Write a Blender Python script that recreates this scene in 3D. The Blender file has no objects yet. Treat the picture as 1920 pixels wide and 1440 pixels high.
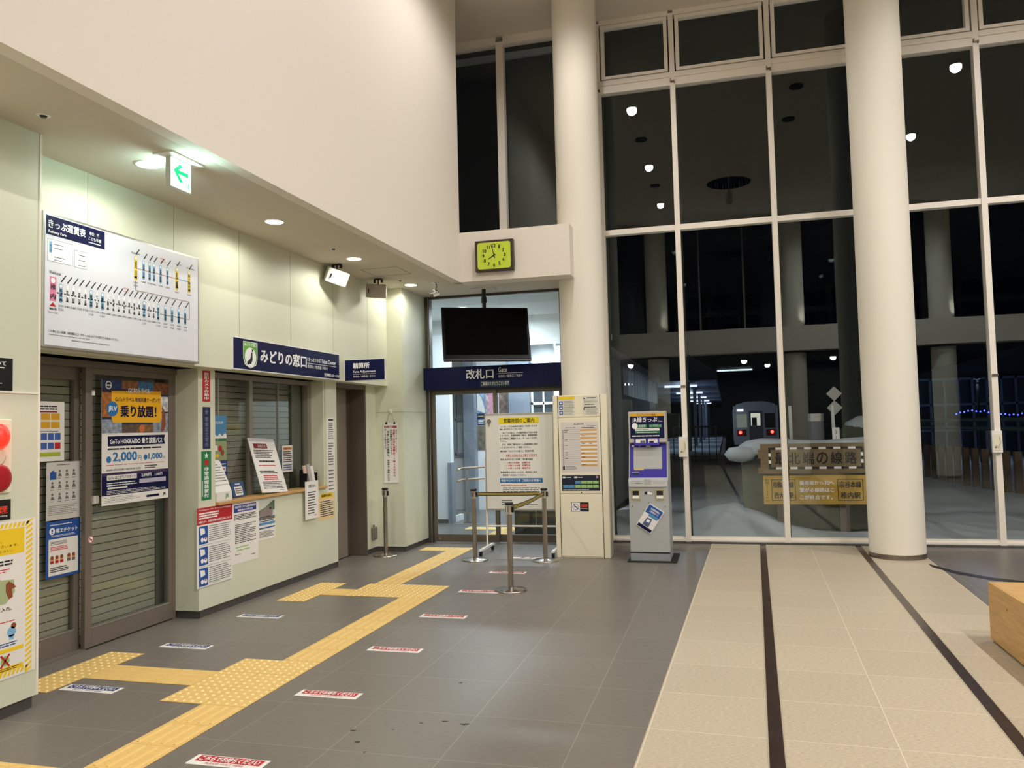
import bpy, math, random
from mathutils import Matrix, Vector
random.seed(7)
SC = bpy.context.scene
COL = SC.collection
PI = math.pi

# ---------------------------------------------------------------- camera
FPX, YAW, PITCH, ROLL = 1502.0, math.radians(-14.9), math.radians(3.06), math.radians(-1.385)
def make_camera():
    cy, sy, cp, sp = math.cos(YAW), math.sin(YAW), math.cos(PITCH), math.sin(PITCH)
    fwd = Vector((sy*cp, cy*cp, sp)); right = Vector((cy, -sy, 0)); up = right.cross(fwd)
    r = right*math.cos(ROLL) + up*math.sin(ROLL)
    u = -right*math.sin(ROLL) + up*math.cos(ROLL)
    b = -fwd
    cd = bpy.data.cameras.new('camera'); co = bpy.data.objects.new('camera', cd); COL.objects.link(co)
    co.matrix_world = Matrix(((r.x, u.x, b.x, 0), (r.y, u.y, b.y, 0), (r.z, u.z, b.z, 1.65), (0, 0, 0, 1)))
    cd.sensor_fit = 'HORIZONTAL'; cd.sensor_width = 36; cd.lens = 36*FPX/1920
    cd.clip_start = 0.05; cd.clip_end = 400
    SC.camera = co
make_camera()

# ---------------------------------------------------------------- world, exposure
wd = bpy.data.worlds.new('night_sky'); SC.world = wd; wd.use_nodes = True
wd.node_tree.nodes['Background'].inputs[0].default_value = (0.10, 0.16, 0.30, 1)
wd.node_tree.nodes['Background'].inputs[1].default_value = 0.004
SC.view_settings.view_transform = 'Standard'
SC.view_settings.look = 'None'
SC.view_settings.exposure = 0.0
SC.view_settings.gamma = 1.0
SC.view_settings.use_curve_mapping = False

HALL_W = 280          # power of one tall-hall downlight
LOW_W = 32            # power of one low-ceiling downlight
WARM = (1.0, 0.96, 0.92)
NEUTRAL = (1.0, 0.99, 0.90)
COOL = (0.78, 0.90, 1.0)

# ---------------------------------------------------------------- materials
def s2l(c):
    return c/12.92 if c <= 0.04045 else ((c+0.055)/1.055)**2.4
def col(h):
    if isinstance(h, str):
        h = h.lstrip('#'); return tuple(s2l(int(h[i:i+2], 16)/255) for i in (0, 2, 4)) + (1,)
    return tuple(h) + (1,)
MATS = {}
def mat(name, c='#ffffff', rough=0.6, metal=0.0, emit=None, es=0.0, bump=0.0, bscale=80, var=0.0, vscale=6, stretch=None, spec=0.5, coat=0.0):
    if name in MATS: return MATS[name]
    m = bpy.data.materials.new(name); m.use_nodes = True; nt = m.node_tree; p = nt.nodes['Principled BSDF']
    p.inputs['Base Color'].default_value = col(c); p.inputs['Roughness'].default_value = rough
    p.inputs['Metallic'].default_value = metal; p.inputs['Specular IOR Level'].default_value = spec
    p.inputs['Coat Weight'].default_value = coat
    if emit is not None:
        p.inputs['Emission Color'].default_value = col(emit); p.inputs['Emission Strength'].default_value = es
    if bump or var:
        tc = nt.nodes.new('ShaderNodeTexCoord'); mp = nt.nodes.new('ShaderNodeMapping')
        nt.links.new(tc.outputs['Object'], mp.inputs['Vector'])
        if stretch: mp.inputs['Scale'].default_value = stretch
    if bump:
        n = nt.nodes.new('ShaderNodeTexNoise'); n.inputs['Scale'].default_value = bscale; n.inputs['Detail'].default_value = 3
        b = nt.nodes.new('ShaderNodeBump'); b.inputs['Strength'].default_value = bump; b.inputs['Distance'].default_value = 0.002
        nt.links.new(mp.outputs[0], n.inputs['Vector']); nt.links.new(n.outputs['Fac'], b.inputs['Height'])
        nt.links.new(b.outputs[0], p.inputs['Normal'])
    if var:
        n = nt.nodes.new('ShaderNodeTexNoise'); n.inputs['Scale'].default_value = vscale; n.inputs['Detail'].default_value = 4
        r = nt.nodes.new('ShaderNodeMapRange'); r.inputs['From Min'].default_value = 0.3; r.inputs['From Max'].default_value = 0.7
        r.inputs['To Min'].default_value = 1-var; r.inputs['To Max'].default_value = 1+var
        mx = nt.nodes.new('ShaderNodeVectorMath'); mx.operation = 'SCALE'
        mx.inputs[0].default_value = col(c)[:3]
        nt.links.new(mp.outputs[0], n.inputs['Vector']); nt.links.new(n.outputs['Fac'], r.inputs['Value'])
        nt.links.new(r.outputs[0], mx.inputs['Scale']); nt.links.new(mx.outputs[0], p.inputs['Base Color'])
    MATS[name] = m
    return m

def tile_mat(name, c, grout, ox, oy, px, py, gw, rough, var, vs, bump=0.15, streak=(6, 90, 1)):
    m = bpy.data.materials.new(name); m.use_nodes = True; nt = m.node_tree; p = nt.nodes['Principled BSDF']
    N = nt.nodes.new; L = nt.links.new
    tc = N('ShaderNodeTexCoord'); sep = N('ShaderNodeSeparateXYZ'); L(tc.outputs['Object'], sep.inputs[0])
    def line(out, o, pt):
        a = N('ShaderNodeMath'); a.operation = 'SUBTRACT'; a.inputs[1].default_value = o-gw/2; L(out, a.inputs[0])
        d = N('ShaderNodeMath'); d.operation = 'DIVIDE'; d.inputs[1].default_value = pt; L(a.outputs[0], d.inputs[0])
        f = N('ShaderNodeMath'); f.operation = 'FRACT'; L(d.outputs[0], f.inputs[0])
        l = N('ShaderNodeMath'); l.operation = 'LESS_THAN'; l.inputs[1].default_value = gw/pt; L(f.outputs[0], l.inputs[0])
        fl = N('ShaderNodeMath'); fl.operation = 'FLOOR'; L(d.outputs[0], fl.inputs[0])
        return l.outputs[0], fl.outputs[0]
    lx, ix = line(sep.outputs[0], ox, px); ly, iy = line(sep.outputs[1], oy, py)
    mx = N('ShaderNodeMath'); mx.operation = 'MAXIMUM'; L(lx, mx.inputs[0]); L(ly, mx.inputs[1])
    cmb = N('ShaderNodeCombineXYZ'); L(ix, cmb.inputs[0]); L(iy, cmb.inputs[1])
    wn = N('ShaderNodeTexWhiteNoise'); L(cmb.outputs[0], wn.inputs['Vector'])
    mp = N('ShaderNodeMapping'); mp.inputs['Scale'].default_value = streak; L(tc.outputs['Object'], mp.inputs['Vector'])
    ns = N('ShaderNodeTexNoise'); ns.inputs['Scale'].default_value = vs; ns.inputs['Detail'].default_value = 5; L(mp.outputs[0], ns.inputs['Vector'])
    r1 = N('ShaderNodeMapRange'); r1.inputs['From Min'].default_value = .3; r1.inputs['From Max'].default_value = .7
    r1.inputs['To Min'].default_value = 1-var; r1.inputs['To Max'].default_value = 1+var; L(ns.outputs['Fac'], r1.inputs['Value'])
    r2 = N('ShaderNodeMapRange'); r2.inputs['To Min'].default_value = .965; r2.inputs['To Max'].default_value = 1.035; L(wn.outputs['Value'], r2.inputs['Value'])
    mm = N('ShaderNodeMath'); mm.operation = 'MULTIPLY'; L(r1.outputs[0], mm.inputs[0]); L(r2.outputs[0], mm.inputs[1])
    sc = N('ShaderNodeVectorMath'); sc.operation = 'SCALE'; sc.inputs[0].default_value = col(c)[:3]; L(mm.outputs[0], sc.inputs['Scale'])
    mix = N('ShaderNodeMix'); mix.data_type = 'RGBA'; L(mx.outputs[0], mix.inputs[0]); L(sc.outputs[0], mix.inputs[6]); mix.inputs[7].default_value = col(grout)
    L(mix.outputs[2], p.inputs['Base Color'])
    p.inputs['Roughness'].default_value = rough
    bp = N('ShaderNodeBump'); bp.inputs['Strength'].default_value = bump; bp.inputs['Distance'].default_value = 0.002
    L(ns.outputs['Fac'], bp.inputs['Height']); L(bp.outputs[0], p.inputs['Normal'])
    MATS[name] = m
    return m

def glass_mat(name, ior=1.5, tint='#ffffff'):
    m = bpy.data.materials.new(name); m.use_nodes = True; nt = m.node_tree
    for n in list(nt.nodes): nt.nodes.remove(n)
    out = nt.nodes.new('ShaderNodeOutputMaterial'); mix = nt.nodes.new('ShaderNodeMixShader')
    tr = nt.nodes.new('ShaderNodeBsdfTransparent'); tr.inputs[0].default_value = col(tint)
    gl = nt.nodes.new('ShaderNodeBsdfGlossy'); gl.inputs['Roughness'].default_value = 0.0; gl.inputs['Color'].default_value = (.86, 1, .98, 1)
    f0 = ((ior-1)/(ior+1))**2
    lw = nt.nodes.new('ShaderNodeLayerWeight'); lw.inputs[0].default_value = 0.5
    pw = nt.nodes.new('ShaderNodeMath'); pw.operation = 'POWER'; pw.inputs[1].default_value = 5; nt.links.new(lw.outputs['Facing'], pw.inputs[0])
    fr = nt.nodes.new('ShaderNodeMath'); fr.operation = 'MULTIPLY_ADD'; fr.inputs[1].default_value = 1-f0; fr.inputs[2].default_value = f0
    nt.links.new(pw.outputs[0], fr.inputs[0])
    nt.links.new(fr.outputs[0], mix.inputs[0]); nt.links.new(tr.outputs[0], mix.inputs[1]); nt.links.new(gl.outputs[0], mix.inputs[2])
    nt.links.new(mix.outputs[0], out.inputs[0])
    MATS[name] = m
    return m

WHITE = mat('wall_paint_cream', '#e6ded2', 0.85, bump=0.25, bscale=260)
PANEL = mat('wall_panel_pale_green', '#d6d8c2', 0.55, bump=0.08, bscale=120)
CEIL = mat('ceiling_paint', '#dcd2c4', 0.9)
LOWCEIL = mat('low_ceiling_paint', '#cfc6b6', 0.9)
COLUMN = mat('column_paint', '#e8e2d4', 0.8, bump=0.2, bscale=200)
FRAME = mat('window_frame_paint', '#f2eade', 0.45)
SASH = mat('sash_paint', '#f4ede2', 0.4)
BROWN = mat('door_frame_bronze', '#7a7066', 0.45, 0.2)
BROWND = mat('door_paint_brown', '#5e5148', 0.5, 0.1)
LEAF = mat('door_leaf_taupe', '#8b7f74', 0.5, 0.1)
SHUT = mat('shutter_slat_grey', '#a19d8e', 0.55, 0.1)
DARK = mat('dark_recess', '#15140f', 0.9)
BASEB = mat('baseboard_dark', '#4c4944', 0.6)
BLACK = mat('black_plastic', '#08080a', 0.45)
TVB = mat('tv_gloss_black', '#020203', 0.2, spec=.15)
NAVY = mat('sign_navy', '#0b1140', 0.5, spec=.2)
WPAPER = mat('paper_white', '#e9e6e2', 0.7)
WPLAS = mat('white_plastic', '#ecebe6', 0.4)
CREAMP = mat('cream_plastic', '#ede5cb', 0.45)
YEL = mat('sign_yellow', '#f2cc1c', 0.6)
TACT = mat('tactile_yellow', '#e4bf74', 0.55, var=0.09, vscale=5, stretch=(5, 22, 1))
TACTB = mat('tactile_bump_yellow', '#f8e09a', 0.45)
RED = mat('sign_red', '#b81c22', 0.5)
DRED = mat('maroon_print', '#7c1020', 0.6)
INK = mat('black_ink', '#1a1a1c', 0.7)
GINK = mat('grey_ink', '#6b6b6b', 0.7)
REDINK = mat('red_ink', '#c0282c', 0.7)
BLUE = mat('print_blue', '#1d4f9c', 0.6)
LBLUE = mat('print_light_blue', '#7fb4dc', 0.6)
SKYB = mat('print_sky_blue', '#4f8fbe', 0.6)
GREEN = mat('print_green', '#1c7a45', 0.6)
LGREEN = mat('print_light_green', '#8fbf6a', 0.6)
ORANGE = mat('print_orange', '#d9a45a', 0.6)
PINK = mat('print_pink', '#e39ab4', 0.6)
BEIGEP = mat('print_beige', '#e6d3b0', 0.6)
WHINK = mat('white_ink', '#f2f2f2', 0.6)
STEEL = mat('brushed_steel', '#a9a29a', 0.25, 1.0)
CHROME = mat('chrome', '#d8d8d8', 0.12, 1.0)
ALU = mat('aluminium', '#c6c4be', 0.35, 0.8)
WOOD = mat('oak_veneer', '#c99f62', 0.45, var=0.16, vscale=3, stretch=(1.2, 1.2, 14))
WOODT = mat('oak_veneer_top', '#cfa76c', 0.45, var=0.14, vscale=3, stretch=(1.5, 16, 1))
LEDGEW = mat('ledge_wood', '#c49a5e', 0.5, var=0.1, vscale=3, stretch=(10, 1, 10))
GLASS = glass_mat('window_glass', 1.52)
DGLASS = glass_mat('door_glass', 1.45, '#fafcfa')
LAMPW = mat('lamp_glow', '#ffffff', 0.5, emit='#fff2dc', es=22)
LAMPC = mat('tube_glow', '#ffffff', 0.5, emit='#e6f2ff', es=14)

# ---------------------------------------------------------------- helpers
ORI = {}
def topof(o):
    while o.parent: o = o.parent
    return o
def tag(o, label=None, cat=None, group=None, kind=None):
    if label: o['label'] = label
    if cat: o['category'] = cat
    if group: o['group'] = group
    if kind: o['kind'] = kind
    return o
def thing(name, label, cat, loc=(0, 0, 0), rotz=0, group=None, rot=None):
    o = bpy.data.objects.new(name, None); COL.objects.link(o); o.empty_display_size = 0.05
    o.location = loc
    o.rotation_euler = rot if rot else (0, 0, rotz)
    tag(o, label, cat, group)
    return o
def obj(name, me, m, parent=None):
    o = bpy.data.objects.new(name, me); COL.objects.link(o)
    if m: me.materials.append(m)
    if parent: o.parent = parent
    return o
class MB:
    def __init__(s, off=(0, 0, 0)): s.v = []; s.f = []; s.sm = []; s.off = off
    def add(s, vs, fs, smooth=False):
        b = len(s.v); s.v += [tuple(p) for p in vs]; s.f += [tuple(i+b for i in f) for f in fs]; s.sm += [smooth]*len(fs); return s
    def box(s, x0, y0, z0, x1, y1, z1):
        x0, x1 = sorted((x0, x1)); y0, y1 = sorted((y0, y1)); z0, z1 = sorted((z0, z1))
        return s.add([(x0, y0, z0), (x1, y0, z0), (x1, y1, z0), (x0, y1, z0), (x0, y0, z1), (x1, y0, z1), (x1, y1, z1), (x0, y1, z1)],
                     [(0, 3, 2, 1), (4, 5, 6, 7), (0, 1, 5, 4), (1, 2, 6, 5), (2, 3, 7, 6), (3, 0, 4, 7)])
    def mbox(s, sx, sy, sz, M):
        vs = [M @ Vector((x*sx/2, y*sy/2, z*sz/2)) for z in (-1, 1) for x, y in ((-1, -1), (1, -1), (1, 1), (-1, 1))]
        return s.add(vs, [(0, 3, 2, 1), (4, 5, 6, 7), (0, 1, 5, 4), (1, 2, 6, 5), (2, 3, 7, 6), (3, 0, 4, 7)])
    def cyl(s, p0, p1, r0, r1=None, n=20, cap=True):
        r1 = r0 if r1 is None else r1
        p0 = Vector(p0); p1 = Vector(p1); d = (p1-p0).normalized()
        a = d.orthogonal().normalized(); b = d.cross(a)
        vs = [p0+(a*math.cos(2*PI*i/n)+b*math.sin(2*PI*i/n))*r0 for i in range(n)]+[p1+(a*math.cos(2*PI*i/n)+b*math.sin(2*PI*i/n))*r1 for i in range(n)]
        s.add(vs, [(i, (i+1) % n, n+(i+1) % n, n+i) for i in range(n)], True)
        if cap: s.add(vs, [tuple(reversed(range(n))), tuple(range(n, 2*n))])
        return s
    def lathe(s, c, prof, n=32):
        vs = []
        for r, z in prof:
            vs += [(c[0]+r*math.cos(2*PI*i/n), c[1]+r*math.sin(2*PI*i/n), c[2]+z) for i in range(n)]
        fs = [(k*n+i, k*n+(i+1) % n, (k+1)*n+(i+1) % n, (k+1)*n+i) for k in range(len(prof)-1) for i in range(n)]
        s.add(vs, fs, True); s.add(vs[:n], [tuple(reversed(range(n)))]); s.add(vs[-n:], [tuple(range(n))])
        return s
    def tube(s, pts, r, n=8):
        pts = [Vector(p) for p in pts]; rings = []
        for i, p in enumerate(pts):
            d = (pts[min(i+1, len(pts)-1)]-pts[max(i-1, 0)]).normalized()
            a = d.orthogonal().normalized() if i == 0 else (a-d*a.dot(d)).normalized()
            b = d.cross(a); rings.append([p+(a*math.cos(2*PI*k/n)+b*math.sin(2*PI*k/n))*r for k in range(n)])
        vs = [q for R in rings for q in R]
        s.add(vs, [(i*n+k, i*n+(k+1) % n, (i+1)*n+(k+1) % n, (i+1)*n+k) for i in range(len(pts)-1) for k in range(n)], True)
        s.add(rings[0], [tuple(reversed(range(n)))]); s.add(rings[-1], [tuple(range(n))])
        return s
    def prism(s, poly, h0, h1, axis='z'):
        # polygon (counter-clockwise in its plane) swept from h0 to h1 along the axis
        def P(a, b, h): return {'z': (a, b, h), 'x': (h, a, b), 'y': (b, h, a)}[axis]
        n = len(poly); vs = [P(a, b, h0) for a, b in poly]+[P(a, b, h1) for a, b in poly]
        return s.add(vs, [tuple(reversed(range(n))), tuple(range(n, 2*n))]+[(i, (i+1) % n, n+(i+1) % n, n+i) for i in range(n)])
    def build(s, name, m, parent=None, bevel=0.0, seg=2):
        me = bpy.data.meshes.new(name)
        off = Vector(s.off)
        me.from_pydata([tuple(Vector(p)-off) for p in s.v], [], s.f); me.update()
        me.polygons.foreach_set('use_smooth', s.sm)
        o = obj(name, me, m, parent)
        if bevel:
            b = o.modifiers.new('bevel', 'BEVEL'); b.width = bevel; b.segments = seg; b.limit_method = 'ANGLE'
        return o
def struct(name, mb, m, parent=None, bevel=0):
    o = mb.build(name, m, parent, bevel)
    if not parent: o['kind'] = 'structure'
    return o
def dup(root, loc=None, rotz=None, label=None):
    def cp(o, par):
        c = o.copy(); COL.objects.link(c); c.parent = par
        for ch in [x for x in SC.objects if x.parent == o]: cp(ch, c)
        return c
    r = cp(root, root.parent)
    if loc is not None: r.location = loc
    if rotz is not None: r.rotation_euler[2] = rotz
    if label: r['label'] = label
    return r
# ---- lettering
TXT = {}
def glyphs(s, bold=0.0):
    k = (s, bold)
    if k in TXT: return TXT[k]
    c = bpy.data.curves.new('lettering', 'FONT'); c.body = s; c.resolution_u = 2;  c.fill_mode = 'BOTH'
    o = bpy.data.objects.new('lettering', c); COL.objects.link(o)
    dg = bpy.context.evaluated_depsgraph_get(); dg.update()
    me = bpy.data.meshes.new_from_object(o.evaluated_get(dg))
    vs = [(v.co.x, v.co.y) for v in me.vertices]; fs = [tuple(p.vertices) for p in me.polygons]
    bpy.data.objects.remove(o); bpy.data.curves.remove(c); bpy.data.meshes.remove(me)
    if not vs: vs = [(0, 0), (1, 0), (1, 1)]; fs = []
    xs = [a for a, b in vs]; ys = [b for a, b in vs]
    TXT[k] = (vs, fs, min(xs), max(xs), min(ys), max(ys)); return TXT[k]
class Flat:
    """printed layers on a flat face: x right, y down, both 0..1 over w x h; the face looks along local +z"""
    def __init__(s, parent, w, h, z0=0.0, ox=0.0, oy=0.0):
        s.p = parent; s.w = w; s.h = h; s.z0 = z0; s.ox = ox; s.oy = oy; s.buf = {}
    def mb(s, part, m):
        return s.buf.setdefault((part, m.name), (MB(), m))[0]
    def rect(s, part, x0, y0, x1, y1, m, layer=1):
        X0, X1 = s.ox+x0*s.w, s.ox+x1*s.w; Y0, Y1 = s.oy-y1*s.h, s.oy-y0*s.h
        s.mb(part, m).box(X0, Y0, s.z0, X1, Y1, s.z0+layer*0.0006); return s
    def poly(s, part, pts, m, layer=1):
        P = [(s.ox+x*s.w, s.oy-y*s.h) for x, y in pts]
        a = sum(P[i][0]*P[(i+1) % len(P)][1]-P[(i+1) % len(P)][0]*P[i][1] for i in range(len(P)))
        if a < 0: P.reverse()
        s.mb(part, m).prism(P, s.z0, s.z0+layer*0.0006); return s
    def disc(s, part, x, y, r, m, layer=1, n=20, ry=None):
        s.poly(part, [(x+r*math.cos(2*PI*i/n)/s.w, y+(ry or r)*math.sin(2*PI*i/n)/s.h) for i in range(n)], m, layer); return s
    def ring(s, part, x, y, r, t, m, layer=1, n=24):
        z = s.z0+layer*0.0006; cx, cyy = s.ox+x*s.w, s.oy-y*s.h
        vs = [(cx+q*math.cos(2*PI*i/n), cyy+q*math.sin(2*PI*i/n), z) for q in (r, r-t) for i in range(n)]
        s.mb(part, m).add(vs, [(i, (i+1) % n, n+(i+1) % n, n+i) for i in range(n)]); return s
    def text(s, t, x0, y0, x1, y1, m, layer=2, part='lettering', bold=0.0, vert=False, keep=False):
        if vert:
            n = len(t); dh = (y1-y0)/n
            for i, ch in enumerate(t):
                if ch in ' 　': continue
                if ch in 'ー～': s.rect(part, (x0+x1)/2-(x1-x0)*.07, y0+dh*(i+.15), (x0+x1)/2+(x1-x0)*.07, y0+dh*(i+.85), m, layer); continue
                if ch in '、。': s.text(ch, x0+(x1-x0)*.6, y0+dh*(i+.1), x1, y0+dh*(i+.4), m, layer, part, bold); continue
                vs, fs, a, b, c, d = glyphs(ch)
                X0, X1 = s.ox+x0*s.w, s.ox+x1*s.w; Y0, Y1 = s.oy-(y0+dh*(i+.97))*s.h, s.oy-(y0+dh*(i+.03))*s.h
                sx, sy = X1-X0, Y1-Y0; cx = (a+b)/2; z = s.z0+layer*0.0006+0.0003
                for k, (dx, dy) in enumerate([(0, 0)] if not bold else [(-bold, -bold*.6), (bold, -bold*.6), (-bold, bold*.6), (bold, bold*.6)]):
                    s.mb(part, m).add([((X0+X1)/2+(p-cx+dx)*sx*1.05, Y0+(q+.1+dy)*sy, z+k*.00004) for p, q in vs], fs)
            return s
        vs, fs, a, b, c, d = glyphs(t)
        X0, X1 = s.ox+x0*s.w, s.ox+x1*s.w; Y0, Y1 = s.oy-y1*s.h, s.oy-y0*s.h
        sx = (X1-X0)/max(b-a, 1e-6); sy = (Y1-Y0)/max(d-c, 1e-6)
        if keep: sx = sy = min(sx, sy)
        z = s.z0+layer*0.0006+0.0003
        offs = [(0, 0)] if not bold else [(-bold, -bold*.6), (bold, -bold*.6), (-bold, bold*.6), (bold, bold*.6)]
        for i, (dx, dy) in enumerate(offs):
            s.mb(part, m).add([(X0+(p-a+dx)*sx, Y0+(q-c+dy)*sy, z+i*.00004) for p, q in vs], fs)
        return s
    def lines(s, x0, y0, x1, y1, n, m, layer=2, part='fine_print', fill=0.5, ragged=0.25, gaps=True, vert=False):
        for i in range(n):
            if vert:
                a = x0+(x1-x0)*(i+.5-fill/2)/n; b = x0+(x1-x0)*(i+.5+fill/2)/n; e = y1-(y1-y0)*ragged*random.random(); y = y0
                while y < e:
                    l = (y1-y0)*random.uniform(.03, .1); s.rect(part, a, y, b, min(y+l, e), m, layer); y += l+(y1-y0)*.012
            else:
                a = y0+(y1-y0)*(i+.5-fill/2)/n; b = y0+(y1-y0)*(i+.5+fill/2)/n; e = x1-(x1-x0)*ragged*random.random()*(1 if random.random() < .6 else 0); x = x0
                while x < e:
                    l = (x1-x0)*random.uniform(.05, .2) if gaps else 9; s.rect(part, x, a, min(x+l, e), b, m, layer); x += l+(x1-x0)*.015
        return s
    def done(s):
        for (part, _), (b, m) in s.buf.items(): b.build(part, m, s.p)
        s.buf = {}
        return s.p
class Sheet(Flat):
    def __init__(s, name, label, cat, tl, u, v, w, h, m=None, t=0.002, group=None, part=None, parent=None, bevel=0):
        u = Vector(u).normalized(); v = Vector(v).normalized(); n = u.cross(v)
        b = MB().box(0, -h, 0, w, 0, t)
        o = b.build(name, m or WPAPER, parent, bevel)
        o.matrix_world = Matrix(((u.x, v.x, n.x, tl[0]), (u.y, v.y, n.y, tl[1]), (u.z, v.z, n.z, tl[2]), (0, 0, 0, 1)))
        if label: tag(o, label, cat, group)
        Flat.__init__(s, o, w, h, t)
AY, AX, AZ = (0, 1, 0), (1, 0, 0), (0, 0, 1)
def wall_sheet(name, label, cat, X, y0, y1, z0, z1, **k):      # faces +X
    return Sheet(name, label, cat, (X, y0, z1), AY, AZ, y1-y0, z1-z0, **k)
def front_sheet(name, label, cat, Y, x0, x1, z0, z1, **k):     # faces -Y
    return Sheet(name, label, cat, (x0, Y, z1), AX, AZ, x1-x0, z1-z0, **k)
def light(name, kind, loc, energy, color, parent, size=0.1, angle=None, blend=0.6, rot=(0, 0, 0), sx=None, sy=None):
    d = bpy.data.lights.new(name, kind); d.energy = energy; d.color = color
    if kind == 'AREA':
        d.shape = 'RECTANGLE' if sx else 'DISK'; d.size = sx or size
        if sx: d.size_y = sy
    else: d.shadow_soft_size = size
    if kind == 'SPOT': d.spot_size = angle or math.radians(150); d.spot_blend = blend
    o = bpy.data.objects.new(name, d); COL.objects.link(o); o.parent = parent; o.location = loc; o.rotation_euler = rot
    return o

# ================================================================= SETTING
HZ, LZ, BZ = 7.5, 3.59, 4.25      # hall ceiling, low ceiling, beam top
WY = 11.38                        # glass of the window wall
# floor
FLG = tile_mat('floor_tile_grey', '#77716a', '#968f84', -0.83, 3.855, 0.615, 0.615, 0.005, 0.36, 0.22, 3.0)
struct('floor', MB().box(-6.2, -9, -0.2, 13, 11.46, 0), FLG)
RS = 0.0325
ang = -math.atan(RS)
fl2 = bpy.data.objects.new('floor', None)
FLB = tile_mat('floor_tile_beige', '#bfb29c', '#dfd3bd', 0.0, 0.735, 0.62, 0.615, 0.005, 0.5, 0.30, 3.5, 0.4, (12, 90, 1))
# band of beige paving that follows the old track line; local x across, local y along
ox = 0.0425 + 0.5875
b = MB().box(-1.25, -8.9, 0.0, 1.245, 11.3, 0.0015)
band = struct('floor', b, FLB); band.location = (ox, 0, 0); band.rotation_euler = (0, 0, ang)
RAILM = mat('rail_inlay_brown', '#453630', 0.3, 0.35, var=0.2, vscale=9)
RAILE = mat('rail_inlay_edge', '#c9bda6', 0.35, 0.3)
for cx in (-0.5875, 0.5875):
    b = MB().box(cx-.036, -8.9, .0015, cx+.036, 11.3, .003); b.build('rail_inlay', RAILM, band)
    b = MB()
    for s in (-1, 1): b.box(cx+s*.04-.003, -8.9, .0015, cx+s*.04+.003, 11.3, .0035)
    b.build('rail_inlay_edge', RAILE, band)
# dark curved inlay on the right
arc = [(2.13, 9.98), (2.30, 9.55), (2.55, 9.22), (2.95, 8.95), (3.5, 8.8), (3.5, 8.68), (2.9, 8.83), (2.5, 9.08), (2.26, 9.38), (2.12, 9.78)]
o = MB().prism(list(reversed(arc)), 0.0, 0.002).build('trim_6', mat('inlay_dark', '#2c2927', 0.4)); tag(o, kind='structure')

# ceilings
def hall_ceiling():
    b = MB(); cx, cy, r = 0.27, 2.63, 0.53
    X0, X1, Y0, Y1 = -4.8, 13, -1.9, 11.5
    n = 32; ring = [(cx+r*math.cos(2*PI*i/n), cy+r*math.sin(2*PI*i/n)) for i in range(n)]
    sq = 1.0
    def edge(i):
        a = 2*PI*i/n; c, s_ = math.cos(a), math.sin(a); k = sq/max(abs(c), abs(s_)); return (cx+c*k, cy+s_*k)
    out = [edge(i) for i in range(n)]
    for z, flip in ((HZ, True), (HZ+.2, False)):
        vs = [(x, y, z) for x, y in ring+out]
        fs = [(i, (i+1) % n, n+(i+1) % n, n+i) for i in range(n)]
        b.add(vs, fs if flip else [tuple(reversed(f)) for f in fs])
    vs = [(x, y, HZ) for x, y in ring]+[(x, y, HZ+.2) for x, y in ring]
    b.add(vs, [(i, n+i, n+(i+1) % n, (i+1) % n) for i in range(n)])
    b.box(X0, Y0, HZ, cx-sq, Y1, HZ+.2); b.box(cx+sq, Y0, HZ, X1, Y1, HZ+.2)
    b.box(cx-sq, Y0, HZ, cx+sq, cy-sq, HZ+.2); b.box(cx-sq, cy+sq, HZ, cx+sq, Y1, HZ+.2)
    b.box(cx-sq, cy-sq, HZ+.2, cx+sq, cy+sq, HZ+.25)
    return b
struct('ceiling', hall_ceiling(), CEIL)
struct('ceiling_opening_painted_shade', MB().cyl((.27, 2.63, HZ-.001), (.27, 2.63, HZ+.185), .528, n=48, cap=False).cyl((.27, 2.63, HZ+.15), (.27, 2.63, HZ+.19), .528, n=48), DARK)  # near-black lining and cap paint the darkness inside the round opening
struct('ceiling', MB().box(-4.95, -9, LZ, -3.47, 11.1, LZ+.06).box(-3.47, 10.2, LZ, -1.9, 11.1, LZ+.06), LOWCEIL)
# tall white wall above the low ceiling
struct('wall_left_upper', MB().box(-3.46, -1.4, LZ-.005, -3.35, 10.05, HZ).box(-4.7, 9.93, LZ+.07, -3.46, 10.05, HZ), WHITE)
struct('trim_1', MB().box(-3.475, -1.4, LZ+.002, -3.46, 10.05, LZ+.06), DARK)
# beam carrying the clock
struct('wall_gate_beam', MB().box(-3.35, 10.05, LZ-.004, -1.86, 10.33, BZ).box(-4.7, 10.33, LZ+.07, -1.86, 11.36, BZ), WHITE)
# upper green panel wall with an overhang over the openings
UX, LX = -4.47, -4.62
w = struct('wall_left', MB().box(UX-.18, 4.0, 2.25, UX, 10.15, LZ), PANEL)
b = MB()
for y in (4.81, 5.76, 6.7, 7.64, 8.6, 9.55): b.box(UX-.001, y-.002, 2.25, UX+.0008, y+.002, LZ)
b.build('panel_joint', mat('joint_shadow_gap', '#8d8e7c', 0.8), w)
b = MB()
b.box(LX-.02, 6.28, .07, LX, 6.53, 2.25)                    # narrow post left of the ticket window
b.box(LX-.02, 6.53, .07, LX, 8.67, .985)                    # wall under the counter
b.box(LX-.02, 8.67, .07, LX, 8.95, 2.25)
b.box(-4.96, 6.28, .07, LX-.02, 6.30, 2.25)
b.box(-4.96, 8.65, .985, LX-.02, 8.67, 2.25)
b.box(-4.96, 6.50, .985, LX-.02, 6.53, 2.25)
b.box(-4.96, 6.53, .93, LX-.02, 8.67, .985)
b.box(LX-.30, 8.93, .02, LX-.02, 8.95, 2.25)
struct('wall_left_counter', b, PANEL)
b = MB().box(-4.67, 9.82, .07, -4.65, 10.17, 2.25).box(-4.67, 10.15, .07, -4.24, 10.17, LZ).box(-4.26, 10.17, .07, -4.24, 11.04, LZ)
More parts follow.
